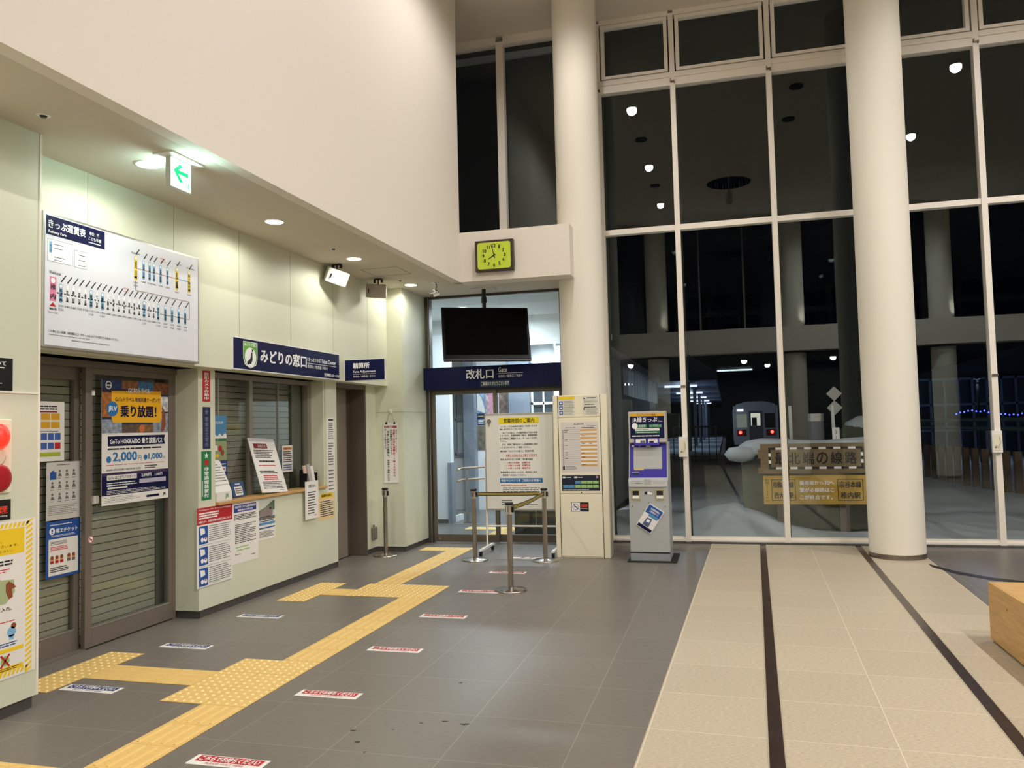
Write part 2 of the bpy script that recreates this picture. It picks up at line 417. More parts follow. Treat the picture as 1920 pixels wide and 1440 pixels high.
w = struct('wall_left_gate', b, PANEL)
MB().box(-4.65, 10.1485, 1.888, -4.2385, 10.15, 1.892).box(-4.2395, 10.15, 1.888, -4.2385, 11.04, 1.892).build('panel_joint', MATS['joint_shadow_gap'], w)
b = MB().box(LX-.03, 6.30, 0, LX-.012, 8.95, .072).box(-4.96, 6.296, 0, LX-.012, 6.31, .072)
b.box(-4.68, 9.82, 0, -4.665, 10.165, .072).box(-4.665, 10.165, 0, -4.255, 10.18, .072).box(-4.27, 10.17, 0, -4.255, 11.04, .072)
struct('baseboard_left', b, BASEB)
# the pier nearest the camera
b = MB().box(-4.55, -6, .075, -4.17, 4.1, 1.925).box(-4.55, -6, 1.935, -4.17, 4.1, LZ)
b.box(-4.55, -6, 1.925, -4.176, 4.094, 1.935)
w = struct('wall_left_pier', b, PANEL)
MB().box(-4.171, 4.088, .075, -4.166, 4.103, LZ).box(-4.171, -6, 1.926, -4.163, 4.085, 1.936).build('edge_strip', SASH, w)
struct('baseboard_pier', MB().box(-4.54, -6, 0, -4.19, 4.08, .075), BASEB)
struct('wall_office', MB().box(-5.3, 3.9, 0, -5.2, 10.2, 3.6).box(-5.2, 4.0, LZ-.6, -4.65, 4.1, LZ), DARK)

# ---------------------------------------------------------------- sliding entrance (left)
def slats(x, y0, y1, z0, z1, pitch=.0635):
    b = MB(); z = z0
    while z < z1:
        b.box(x-.010, y0, z, x, y1, min(z+pitch-.007, z1)); z += pitch
    return b
d = struct('door_1', MB().box(-4.98, 4.1, 2.2, -4.84, 6.28, 2.25).box(-4.95, 6.24, 0, -4.86, 6.28, 2.2).box(-5.02, 4.1, 0, -4.85, 5.22, .012), BROWN)
x = -4.885
def leaf(name, X, y0, y1, z0, z1, parent, st=.07, bot=.15, top=.05, right=.05):
    f = MB().box(X-.04, y0, z0, X, y0+st, z1).box(X-.04, y1-right, z0, X, y1, z1).box(X-.04, y0+st, z0, X, y1-right, z0+bot).box(X-.04, y0+st, z1-top, X, y1-right, z1)
    o = f.build(name, BROWN, parent, .002)
    g = MB().box(X-.024, y0+st, z0+bot, X-.018, y1-right, z1-top).build('glass', DGLASS, o)
    t = MB().box(X-.003, y0+st-.006, z0+bot-.008, X+.003, y1-right+.004, z0+bot).build('glazing_bead', ALU, o)
    return o
leaf('door_leaf', -4.86, 5.22, 6.24, .012, 2.2, d)
leaf('door_leaf', -4.93, 4.1, 5.24, .012, 2.2, d, right=.06, top=.1, bot=.16)
slats(-4.985, 4.05, 6.16, 0.02, 2.2).build('shutter_curtain', SHUT, d)
MB().box(-4.998, 6.165, 0, -4.975, 6.26, 2.2).build('shutter_guide', mat('shutter_guide_grey', '#5c5c55', .5, .3), d)
MB().box(-4.858, 5.275, 1.98, -4.852, 5.305, 2.02).build('sensor', WPLAS, d)
MB().box(-4.9, 4.45, 2.245, -4.75, 4.6, 2.252).build('door_track_mark', DARK, d)
# ---------------------------------------------------------------- ticket window
win = struct('window_1', MB().box(-4.87, 6.53, 2.20, -4.80, 8.65, 2.25).box(-4.87, 6.53, .985, -4.81, 6.56, 2.2).box(-4.87, 8.57, .985, -4.80, 8.65, 2.2).box(-4.87, 7.40, .985, -4.82, 7.46, 2.2).box(-4.87, 7.98, .985, -4.84, 8.0, 2.2), mat('counter_frame', '#8a8478', .5, .2))
MB().box(-4.852, 6.56, .985, -4.846, 7.4, 2.2).box(-4.852, 7.46, .985, -4.846, 8.57, 2.2).build('glass', DGLASS, win)
slats(-4.93, 6.5, 8.42, 1.0, 2.22).build('shutter_curtain', mat('shutter_slat_taupe', '#8a8375', .55, .1), win)
MB().box(-4.95, 8.36, .99, -4.89, 8.6, 2.22).build('shutter_guide', MATS['shutter_guide_grey'], win)
MB().box(-4.895, 6.95, .99, -4.885, 6.97, 2.2).build('inner_mullion', ALU, win)
lg = MB().box(-4.79, 6.535, .9855, -4.585, 8.645, 1.012).build('counter_ledge', LEDGEW, None, .004)
tag(lg, 'long light wood ledge running under the shuttered ticket window', 'counter ledge')
# ---------------------------------------------------------------- staff door (brown)
d = struct('door_2', MB().box(-4.95, 8.95, 2.19, -4.64, 9.82, 2.25).box(-4.95, 9.785, 0, -4.645, 9.82, 2.19).box(-4.655, 9.80, 0, -4.64, 9.825, 2.25).box(-4.66, 8.95, 0, LX-.004, 8.958, 2.25), BROWND)
MB().box(-4.9, 8.96, .012, -4.86, 9.77, 2.19).build('door_leaf', LEAF, d)
MB().box(-4.9, 9.69, .01, -4.855, 9.785, 2.19).build('door_stile', mat('stile_dark', '#4c423a', .5), d)
MB().box(-4.859, 9.05, 1.5, -4.855, 9.12, 1.78).build('door_plate', mat('plate_dark_purple', '#1c1626', .4), d)

# ---------------------------------------------------------------- window wall
MX = [-1.62, -0.56, 0.735, 2.01, 3.285, 4.57, 5.85, 7.13, 8.41, 9.69, 10.97, 12.25]
F0, F1 = 11.31, 11.44
for i in range(len(MX)-1):
    a, c = MX[i], MX[i+1]; hw = .035
    if i == 0: a0 = a-.06
    else: a0 = a-hw
    b = MB().box(a0, F0, 0.0, a+hw, F1, 7.46)
    b.box(a+hw, F0+.0, .028, c-hw, F1, .055).box(a+hw, F0+.02, .055, c-hw, F1, .085)       # sill
    b.box(a+hw, F0+.015, 4.35, c-hw, F1, 4.425)                # middle transom
    b.box(a+hw, F0+.01, 6.42, c-hw, F1, 6.61).box(a+hw, F0-.01, 6.53, c-hw, F0+.01, 6.57)
    b.box(a+hw, F0, 7.43, c-hw, F1, 7.5)
    w = struct('window_%d' % (i+2), b, FRAME)
    MB().box(a+hw, WY, .085, c-hw, WY+.01, 4.35).build('pane', GLASS, w)
    MB().box(a+hw, WY, 4.425, c-hw, WY+.01, 6.42).build('pane', GLASS, w)
    s0, s1, z0, z1 = a+hw+.02, c-hw-.02, 6.625, 7.425
    sb = MB().box(s0, F0+.01, z0, s0+.05, F1-.02, z1).box(s1-.05, F0+.01, z0, s1, F1-.02, z1).box(s0+.05, F0+.01, z0, s1-.05, F1-.02, z0+.045).box(s0+.05, F0+.01, z1-.05, s1-.05, F1-.02, z1)
    so = sb.build('sash', SASH, w, .003)
    MB().box(s0+.05, WY, z0+.045, s1-.05, WY+.01, z1-.05).build('pane', GLASS, so)
    MB().box(a+hw, F1, .0, a+hw+.02, F1+.1, 6.42).build('outer_fin', DARK, w)
    cb = MB().box(a-.03, F0-.02, 6.455, a+.03, F0, 6.475).box(a-.03, F0-.03, 6.455, a-.02, F0-.0, 6.5).box(a+.02, F0-.03, 6.44, a+.03, F0, 6.475)
    cb.build('latch', mat('latch_bronze', '#6d5a4a', .4, .5), w)
# upper windows over the gate
b = MB().box(-4.7, F0, BZ-.1, -4.6, F1, 7.42).box(-3.14, F0, BZ-.1, -3.03, F1, 7.42).box(-4.6, F0, 7.38, -3.14, F1, 7.5).box(-3.03, F0, 7.38, -1.68, F1, 7.5)
w = struct('window_13', b, FRAME)
MB().box(-4.6, WY, BZ-.1, -3.14, WY+.01, 7.38).box(-3.03, WY, BZ-.1, -1.68, WY+.01, 7.38).build('pane', GLASS, w)
MB().box(-4.6, WY+.06, 7.2, -1.68, WY+.1, 7.3).build('outer_rail', mat('outer_rail_grey', '#6c7680', .5), w)
struct('wall_back', MB().box(-4.9, 11.36, LZ+.1, -1.68, 11.5, BZ-.1).box(-2.2, 11.06, 0, -1.68, 11.46, LZ+.1).box(-4.9, 9.0, LZ+.07, -4.7, 11.46, HZ), WHITE)
struct('trim_2', MB().box(-1.68, 11.27, 0, 13, 11.31, .022), BASEB)

# columns
def column(x, y, r, top, label, z0=0.0, skirt=True):
    t = thing('round_column', label, 'column', (x, y, z0))
    MB().cyl((0, 0, .06 if skirt else 0), (0, 0, top-z0), r, n=64, cap=False).build('shaft', COLUMN, t)
    if skirt: MB().cyl((0, 0, 0), (0, 0, .06), r+.004, n=64).build('steel_skirting', mat('skirting_steel', '#8c8278', .22, .9), t)
    return t
column(-1.822, 10.6, .30, HZ, 'tall round cream column rising behind the timetable board beside the gate')
column(1.909, 10.47, .31, HZ, 'tall round cream column with steel foot standing on the beige paving')
column(5.75, 10.45, .31, HZ, 'tall round cream column outside the photo to the right')

# ---------------------------------------------------------------- opposite side of the hall (seen in the glass)
struct('wall_front_beam', MB().box(-3.35, -1.3, LZ, 13, -0.78, 4.28), WHITE)
cols = [column(x, -1.25, .31, HZ, lb, 4.28, False) for x, lb in
        ((-1.88, 'round column above the far beam, lit from below, mirrored left of the first mullion'),
         (1.94, 'round column above the far beam, lit from below, mirrored left of the front column'),
         (5.77, 'round column above the far beam, lit from below, mirrored right of the front column'))]
for x, lb in ((-1.88, 'round column under the far beam behind the camera, left one'), (1.94, 'round column under the far beam behind the camera, middle one'), (5.77, 'round column under the far beam behind the camera, right one')):
    column(x, -1.25, .31, 3.54, lb)
for cc in cols:
    u = MB().cyl((.31, .22, 0), (.31, .22, .06), .04, .045).build('uplight', BLACK, cc)
    light('uplight_glow', 'SPOT', (.31, .22, .08), 110, (1, .93, .82), cc, .02, math.radians(120), .9, rot=(PI-.12, .0, 0))
b = MB()
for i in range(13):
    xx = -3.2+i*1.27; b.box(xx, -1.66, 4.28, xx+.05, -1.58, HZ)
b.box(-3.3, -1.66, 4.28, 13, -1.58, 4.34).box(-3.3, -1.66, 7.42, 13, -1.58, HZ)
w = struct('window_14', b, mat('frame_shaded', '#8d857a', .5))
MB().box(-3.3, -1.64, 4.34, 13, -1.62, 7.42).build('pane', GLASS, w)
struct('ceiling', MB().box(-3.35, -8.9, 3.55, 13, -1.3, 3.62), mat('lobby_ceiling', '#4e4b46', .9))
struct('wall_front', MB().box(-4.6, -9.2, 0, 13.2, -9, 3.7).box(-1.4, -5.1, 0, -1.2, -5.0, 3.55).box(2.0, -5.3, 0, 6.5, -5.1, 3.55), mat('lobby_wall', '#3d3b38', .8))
struct('wall_right', MB().box(13, -9, 0, 13.2, 11.5, 7.7), WHITE)
for i, (lx, ly) in enumerate(((-2.9, -3.0), (-1.9, -4.6), (0.6, -3.2), (1.4, -5.4), (3.2, -3.2), (4.6, -6.0))):
    t = thing('lobby_downlight', 'small lit ceiling light of the lobby behind the camera, %s' % ('farthest left', 'second from the left', 'above the middle', 'deep behind the middle', 'right of the middle', 'farthest right')[i], 'ceiling light', (lx, ly, 3.545))
    MB().cyl((0, 0, 0), (0, 0, -.012), .09).build('diffuser', LAMPW, t)
    light('lamp_light', 'SPOT', (0, 0, -.03), 170, WARM, t, .08, math.radians(176), .15)
t = thing('lobby_tube_light', 'bright tube light of the lobby ceiling behind the camera', 'ceiling light', (.35, -6.8, 3.5))
MB().box(-.6, -.05, -.05, .6, .05, 0).build('diffuser', LAMPC, t)

# ================================================================= LAMPS
def hall_lamp(x, y, lit, label, hall_gain=1.0):
    t = thing('hall_downlight', label, 'ceiling light', (x, y, HZ), 0, 'downlights of the tall hall ceiling')
    MB().lathe((0, 0, 0), [(.12, 0), (.12, -.03), (.095, -.03), (.09, -.02)]).build('housing', ALU if lit else BLACK, t)
    if lit:
        MB().cyl((0, 0, -.031), (0, 0, -.036), .085).build('diffuser', mat('hall_lamp_glow', '#ffffff', .5, emit='#fff4e2', es=60), t)
        light('lamp_light', 'SPOT', (0, 0, -.06), HALL_W*hall_gain, WARM, t, .085, math.radians(165), .45)
for x, y, lit, lb in ((-1.48, 8.12, True, 'lit round hall downlight nearest the window wall, left row'),
        (-1.48, 6.4, False, 'unlit round hall downlight between the two far lit ones, left row'),
        (-1.48, 4.68, True, 'lit round hall downlight in the middle of the left row'),
        (-1.48, 3.07, False, 'unlit round hall downlight near the round ceiling opening, left row'),
        (-1.48, 1.38, True, 'lit round hall downlight farthest from the window wall, left row'),
        (3.9, 8.25, True, 'lit round hall downlight nearest the window wall, right row'),
        (3.9, 4.9, True, 'lit round hall downlight in the middle of the right row'),
        (3.9, 1.5, True, 'lit round hall downlight farthest from the window wall, right row'),
        (1.38, 6.6, False, 'unlit round hall downlight in the middle row, second from the window wall'),
        (1.4, 8.17, False, 'unlit round hall downlight in the middle row, nearest the window wall'),
        (8.6, 8.25, True, 'lit round hall downlight far right near the window wall'),
        (8.6, 4.0, True, 'lit round hall downlight far right near the middle of the hall')):
    hall_lamp(x, y, lit, lb, 1.05 if y > 8 else ((.3 if y < 3 else .8) if x < 0 else (2.0 if 4.5 < y else 3.6)))
t = thing('hanging_ceiling_device', 'short grey cylinder hanging in the round ceiling opening', 'ceiling device', (.27, 2.63, HZ))
MB().cyl((0, 0, .2), (0, 0, -.25), .02).cyl((0, 0, -.25), (0, 0, -.5), .08).build('body', ALU, t)
for x, y, lb in ((-3.93, 4.79, 'lit recessed ceiling light beside the green exit sign'), (-3.95, 6.48, 'lit recessed ceiling light over the ticket window'),
        (-3.99, 8.2, 'lit recessed ceiling light beside the white speaker'), (-4.03, 9.98, 'lit recessed ceiling light nearest the gate'),
        (-3.9, 3.0, 'lit recessed ceiling light above the front pier, outside the photo'), (-3.9, 1.3, 'lit recessed ceiling light behind the camera')):
    t = thing('recessed_downlight', lb, 'ceiling light', (x, y, LZ), 0, 'downlights of the low ceiling')
    MB().lathe((0, 0, 0), [(.092, 0), (.092, -.006), (.08, -.008), (.078, -.002)]).build('trim_ring', WPLAS, t)
    MB().cyl((0, 0, -.003), (0, 0, -.007), .078).build('diffuser', LAMPW, t)
    light('lamp_light', 'SPOT', (0, 0, -.02), LOW_W, NEUTRAL, t, .07, math.radians(172), .35)

# ================================================================= TACTILE PAVING
def tactile(label, x0, y0, nx, ny, kind, px=.305, py=.308, along='y'):
    t = thing('tactile_paving', label, 'tactile paving', (x0, y0, 0), 0)
    b = MB(); k = MB()
    for i in range(nx):
        for j in range(ny):
            X, Y = i*px, j*py
            b.box(X+.0012, Y+.0012, .0002, X+px-.0012, Y+py-.0012, .003)
            if kind == 'dot':
                for a in range(5):
                    for c in range(5):
                        k.lathe((X+px*(a+.5)/5, Y+py*(c+.5)/5, .003), [(.012, 0), (.0085, .004), (.004, .005)], 10)
            else:
                for a in range(4):
                    if along == 'y': q = X+px*(a+.5)/4; k.prism([(.003, q-.010), (.003, q+.010), (.0075, q+.006), (.0075, q-.006)], Y+.02, Y+py-.02, 'y')
                    else: q = Y+py*(a+.5)/4; k.prism([(q-.010, .003), (q+.010, .003), (q+.006, .0075), (q-.006, .0075)], X+.02, X+px-.02, 'x')
    MB().box(0, 0, 0, nx*px, ny*py, .0012).build('joint_bed', mat('tactile_joint_brown', '#7d6238', .8), t); b.build('base_tiles', TACT, t); tag(k.build('raised_studs' if kind == 'dot' else 'raised_bars', TACTB if kind == 'dot' else mat('tactile_bar_yellow', '#eac77e', .5), t), kind='stuff')
    return t
tactile('yellow guide strip running from the bottom edge of the photo to the nearer studded block', -3.165, 1.865, 1, 8, 'bar')
tactile('yellow studded block of six tiles in the nearer junction of the guide strip', -3.47, 4.33, 2, 3, 'dot')
tactile('yellow guide strip of seven tiles between the two studded junctions', -3.165, 5.254, 1, 7, 'bar')
tactile('yellow studded row in the farther junction, beside the ticket counter', -3.77, 7.41, 3, 2, 'dot')
tactile('thin yellow guide strip leading from the farther junction up to the gate door', -3.715, 8.03, 1, 7, 'bar', py=.322)
tactile('yellow studded pad on the floor just in front of the gate door', -4.11, 10.285, 2, 1, 'dot', px=.35)
tactile('short yellow branch from the nearer junction towards the shuttered sliding door', -4.32, 4.63, 3, 1, 'bar', px=.283, along='x')
tactile('yellow studded pad in front of the shuttered sliding door', -4.625, 4.32, 1, 3, 'dot', py=.303)
tactile('short yellow branch from the farther junction towards the ticket window', -4.03, 7.41, 1, 1, 'bar', px=.26, along='x')
tactile('yellow studded pad under the ticket window posters', -4.338, 7.09, 1, 3, 'dot', py=.305)
tactile('yellow paving corner just entering the photo at the bottom left edge', -3.9, 3.06, 2, 1, 'bar', px=.36, along='x')
tactile('yellow studded pad inside the gate corridor', -4.2, 12.5, 3, 1, 'dot')
tactile('yellow guide strip inside the gate corridor', -3.62, 11.25, 1, 4, 'bar')

# small scuffs on the grey floor
SCUFF = mat('scuff_dark', '#3b3631', .7)
for x, y, r in ((-1.73, 5.02, .018), (-1.60, 4.35, .02), (-1.72, 4.30, .012), (-1.95, 3.98, .02), (-1.86, 3.86, .012), (-2.05, 4.12, .016), (-1.47, 4.33, .024), (-1.84, 4.18, .01)):
    n = 9; P = [(x+r*random.uniform(.4, 1.5)*math.cos(2*PI*i/n), y+r*random.uniform(.3, .8)*math.sin(2*PI*i/n)) for i in range(n)]
    struct('trim_7', MB().prism(P, 0.0, .0008), SCUFF)

# ================================================================= FLOOR STICKERS
def sticker(cx, cy, m, label, rz=-.03, feet=False):
    w, h = .42, .115
    s = Sheet('floor_sticker', label, 'floor sticker', (cx-w/2, cy+h/2, 0.0002), AX, AY, w, h, WPAPER, .0008, 'waiting stickers on the floor')
    if feet:
        s.rect('colour_band', .02, .04, .98, .2, RED, 1)
        for x in (.36, .62):
            s.poly('footprints', [(x, .35), (x+.1, .3), (x+.12, .5), (x+.02, .6)], INK); s.poly('footprints', [(x-.02, .62), (x+.07, .6), (x+.05, .85), (x-.03, .85)], INK)
    else:
        s.rect('colour_band', .06, .06, .94, .62, m, 1)
        s.text('こちらでお待ちください', .1, .12, .9, .56, WHINK, 2, bold=.03)
        s.text('PLEASE WAIT HERE', .24, .70, .76, .88, m, 1, 'small_lettering')
    s.done()
STB = mat('sticker_navy', '#1b2c6e', .5)
for i, (x, y) in enumerate(((-4.09, 4.45), (-4.14, 5.475), (-4.12, 6.475))):
    sticker(x, y, STB, 'white and navy waiting sticker on the floor, %s along the shuttered wall' % ('nearest the camera', 'middle one', 'farthest')[i])
for i, (x, y) in enumerate(((-2.485, 3.605), (-2.475, 4.645), (-2.468, 5.67), (-2.466, 6.735), (-2.47, 7.8), (-2.46, 8.86))):
    sticker(x, y, RED, 'white and red waiting sticker, %s in the row right of the guide strip' % ('nearest the camera', 'second', 'third', 'fourth', 'fifth', 'sixth and last')[i])
sticker(-2.5, 9.87, RED, 'white sticker with two black shoe prints on the floor by the stanchions', feet=True)

# ================================================================= FARE BOARD
fb = wall_sheet('fare_board', 'large white railway fare board with coloured station bars above the sliding door', 'fare board', UX+.002, 4.37, 6.03, 2.265, 3.195, m=ALU, t=.045, bevel=.004)
s = Flat(fb.p, 1.66, .93, .045)
AR = 1.66/.93
s.rect('board_face', .010, .018, .990, .982, mat('board_face_white', '#dfe0e8', .35), 1)
s.rect('title_plate', .014, .025, .335, .168, NAVY, 2)
s.text('きっぷ運賃表', .026, .052, .222, .115, WHINK, 3, bold=.025)
s.text('Railway Fare', .026, .132, .118, .156, WHINK, 3, bold=.02)
s.text('単位：円', .245, .058, .30, .085, WHINK, 3, bold=.02); s.text('こども半額', .24, .098, .312, .125, WHINK, 3, bold=.02); s.lines(.24, .135, .32, .15, 1, WHINK, 3)
LB = mat('station_pill_blue', '#7fb3d4', .5); YP = mat('station_pill_yellow', '#e9cf3c', .5); LG = mat('line_grey', '#a5989a', .5)
def pill(x, y0, y1, w, m, txt=None, prices=(), dash=.05):
    r = w/2*1.66
    s.rect('station_bar', x-w/2, y0, x+w/2, y1, m, 3)
    s.disc('station_bar', x, y0, r, m, 3, 14); s.disc('station_bar', x, y1, r, m, 3, 14)
    s.disc('station_number', x, y0+.004, r*.8, WHINK, 4, 12)
    if txt:
        n = len(txt); t0 = y0+.02; hh = (y1+.008-t0)/n
        for i, c in enumerate(txt): s.text(c, x-w*.38, t0+hh*(i+.08), x+w*.38, t0+hh*(i+.88), INK, 4, bold=.02)
    for k, p in enumerate(prices): s.text(p, x-.014, y1+.028+.027*k, x+.014, y1+.045+.027*k, INK if k == 0 else STB, 3, 'price_lettering')
    if dash: s.poly('station_name_dash', [(x-.001, y0-.03), (x+dash*.5, y0-.03-dash*1.1), (x+dash*.5+.004, y0-.026-dash*1.1), (x+.004, y0-.025)], INK, 3)
s.rect('line_grey', .526, .36, .532, .435, LG, 3); s.rect('line_grey', .530, .435, .918, .443, LG, 3)
s.rect('line_grey', .917, .44, .923, .600, LG, 3); s.rect('line_grey', .70, .597, .92, .605, LG, 3)
s.rect('line_pink', .53, .247, .825, .255, mat('line_pink', '#d9a39c', .5), 3); s.rect('line_blue', .825, .247, .92, .255, LBLUE, 3)
for i in range(33): s.rect('line_black_dashes', .072+i*.0185, .583, .081+i*.0185, .593, INK, 3)
for x, t_, m_, p_ in ((.53, '旭川', YP, ('5,940', '8,360')), (.583, '深川', LB, ('6,600',)), (.624, '滝川', LB, ('9,130',)), (.655, '砂川', LB, ('9,460',)), (.702, '美唄', LB, ('9,790',)), (.752, '岩見沢', LB, ('10,010',)), (.823, '札幌', YP, ('10,560',)), (.919, '新千歳空港', YP, ('10,010',))):
    h_ = .088 if m_ is YP else .068
    pill(x, .25-h_, .25+h_, .021 if m_ is YP else .016, m_, t_, p_, .045)
s.rect('wakkanai_plate', .034, .475, .067, .655, mat('wakkanai_pink', '#dd7fa8', .5), 3)
s.disc('station_number', .0505, .502, .018, WHINK, 4); s.text('稚', .038, .53, .063, .57, INK, 4, bold=.03); s.text('内', .038, .60, .063, .64, INK, 4, bold=.03)
s.poly('red_triangle', [(.0505, .665), (.068, .695), (.033, .695)], RED, 3); s.text('現在地', .032, .705, .069, .722, INK, 3, bold=.02); s.text("You're here", .025, .732, .076, .747, INK, 3)
s.text('Wakkanai', .03, .43, .09, .455, INK, 3)
s.text('Asahikawa', .50, .115, .56, .135, INK, 3); s.text('Sapporo', .815, .11, .86, .128, INK, 3); s.text('New Chitose', .90, .115, .96, .132, INK, 3)
names = [('南稚内', LB, '200'), ('抜海', None, '340'), ('勇知', None, '540'), ('兜沼', None, '750'), ('徳満', None, '970'), ('豊富', LB, '1,110'), ('下沼', None, '1,290'), ('幌延', LB, '1,490'), ('上幌延', None, '1,680'), ('南幌延', None, '1,680'), ('安牛', None, '1,680'), ('雄信内', None, '1,890'), ('糠南', None, '1,890'), ('問寒別', None, '2,100'), ('歌内', None, '2,100'), ('天塩中川', LB, '2,320'), ('佐久', None, '2,420'), ('筬島', None, '2,860'), ('音威子府', LB, '3,190'), ('美深', LB, '3,630'), ('名寄', LB, '4,070'), ('士別', LB, '4,840'), ('和寒', LB, '5,280')]
for i, (t_, m_, p_) in enumerate(names):
    x = .091+.033*i if i <= 18 else .685+.0505*(i-18)
    pill(x, .53, .645, .017 if m_ else .014, m_ or mat('plain_pill_white', '#eeeef2', .5), t_, (p_, p_[:-2]+'20') if m_ else (p_,))
for bx in ((.023, .20, .153, .36), (.163, .235, .23, .362)):
    s.rect('legend_line', bx[0]-.0015, bx[1]-.003, bx[2]+.0015, bx[3]+.003, GINK, 2); s.rect('legend_box', *bx, WHINK, 3)
s.rect('legend_bar', .030, .215, .044, .30, LB, 4); s.text('稚内駅', .032, .235, .042, .295, INK, 5, vert=True)
for y_ in (.225, .255, .32, .342): s.lines(.055, y_, .055+.07, y_+.010, 1, INK if y_ < .34 else STB, 4, ragged=.6)
for y_ in (.26, .30, .34): s.lines(.185, y_, .222, y_+.010, 1, INK, 4)
s.text('宗谷本線', .452, .435, .487, .45, REDINK, 3); s.text('Soya Line', .452, .46, .487, .472, REDINK, 3)
s.text('函館本線', .70, .10, .735, .115, REDINK, 3); s.text('Hakodate Line', .70, .125, .745, .137, REDINK, 3)
s.text('この表にない区間（遠距離など）のきっぷは みどりの窓口でお求めください。', .028, .868, .42, .888, INK, 3, bold=.01)
s.lines(.03, .9, .25, .908, 1, GINK, 3, fill=.5); s.lines(.15, .925, .42, .935, 1, GINK, 3)
s.done()

# ================================================================= HANGING SIGNS
sg = wall_sheet('ticket_counter_sign', 'long navy sign with white lettering for the ticket counter over the shuttered window', 'sign', UX, 6.57, 8.72, 2.256, 2.568, m=WPLAS, t=.016)
s = Flat(sg.p, 2.15, .312, .016)
s.rect('sign_face', .004, .03, .996, .97, NAVY, 1)
s.poly('green_emblem', [(.078, .1), (.19, .1), (.19, .62), (.178, .82), (.134, .93), (.09, .82), (.078, .62)], WHINK, 2)
s.poly('green_emblem', [(.082, .12), (.186, .12), (.186, .62), (.174, .8), (.134, .9), (.094, .8), (.082, .62)], mat('emblem_green', '#5fa832', .5), 3)
s.disc('emblem_disc', .134, .58, .095, WHINK, 4, 28)
s.text('みどりの窓口', .085, .14, .183, .24, WHINK, 4, bold=.02)
s.poly('seat_figure', [(.105, .74), (.12, .68), (.132, .62), (.14, .42), (.148, .42), (.150, .66), (.138, .78), (.112, .82)], INK, 5); s.disc('seat_figure', .15, .36, .014, INK, 5, 12)
s.text('みどりの窓口', .215, .26, .635, .68, WHINK, 2, bold=.03)
s.text('〈きっぷうりば〉', .645, .3, .79, .44, WHINK, 2, bold=.02); s.text('Ticket Counter', .795, .3, .955, .44, WHINK, 2, bold=.02)
s.rect('rule', .645, .5, .96, .515, WHINK, 2); s.text('售票处 / 售票處 / 매표소', .65, .56, .865, .68, WHINK, 2)
s.text('営業時間 6:20～17:50', .825, .79, .992, .91, WHINK, 2, bold=.02)
s.done()
t = thing('fare_adjustment_sign', 'small navy fare adjustment sign sticking out from the wall over the brown staff door', 'sign', (UX, 8.88, 2.25))
MB().box(0, 0, 0, .535, .05, .262).build('sign_case', WPLAS, t, .003)
q = Sheet('sign_face', None, None, (.008, -.0008, .255), AX, AZ, .52, .248, NAVY, .0008, parent=t)
q.p.matrix_world = Matrix.Identity(4); q.p.location = (.008, 0, .255); q.p.rotation_euler = (PI/2, 0, 0)
q.text('精算所', .21, .15, .62, .42, WHINK, 2, bold=.03); q.text('Fare Adjustment', .21, .52, .78, .66, WHINK, 2, bold=.02)
q.rect('rule', .21, .69, .78, .705, WHINK, 2); q.text('补票处 / 補票處 / 정산소', .21, .76, .77, .86, WHINK, 2); q.done()
# gate sign
sg = front_sheet('gate_sign', 'wide navy sign with white lettering across the glass gate door', 'sign', 10.99, -4.24, -2.16, 2.215, 2.53, m=NAVY, t=.06)
s = Flat(sg.p, 2.08, .315, .06)
s.text('改札口', .315, .14, .51, .58, WHINK, 2, bold=.02); s.text('Gate', .545, .10, .605, .32, WHINK, 2, bold=.015)
s.rect('rule', .545, .36, .72, .375, WHINK, 2); s.text('检票口 / 驗票口 / 개찰구', .545, .44, .715, .56, WHINK, 2)
s.rect('message_plate', .415, .68, .625, .95, mat('teal_plate', '#12303a', .4), 1); s.text('ご乗車ありがとうございます', .42, .72, .62, .90, WHINK, 2)
s.done()
# exit sign
t = thing('exit_sign', 'lit green and white arrow exit sign hanging from the low ceiling', 'exit sign', (-3.66, 4.77, LZ))
MB().box(-.08, -.17, -.012, .08, .17, 0).build('mounting_plate', WPLAS, t)
MB().box(-.022, -.11, -.222, .018, .11, -.012).build('case', mat('exit_case', '#d0d0cc', .4), t)
q = Sheet('lit_face', None, None, (0, 0, 0), AX, AZ, .212, .2, mat('exit_white_glow', '#ffffff', .5, emit='#d5fff2', es=2.6), .002, parent=t)
q.p.matrix_world = Matrix.Identity(4); q.p.location = (.018, -.106, -.017); q.p.rotation_euler = (PI/2, 0, PI/2)
EG = mat('exit_green_glow', '#00c070', .5, emit='#00d878', es=1.0)
q.poly('arrow', [(.12, .42), (.45, .12), (.58, .2), (.36, .36), (.86, .36), (.86, .5), (.36, .5), (.58, .72), (.45, .8)], EG, 1)
q.rect('door_symbol', .74, .68, .77, .9, EG, 1); q.rect('door_symbol', .86, .68, .9, .9, EG, 1); q.rect('door_symbol', .80, .74, .83, .88, EG, 1); q.done()
light('sign_glow', 'AREA', (.04, 0, -.11), 2.6, (.6, 1, .92), t, rot=(0, -PI/2, 0), sx=.2, sy=.2)
light('sign_glow', 'AREA', (-.04, 0, -.11), 2.6, (.6, 1, .92), t, rot=(0, PI/2, 0), sx=.2, sy=.2)

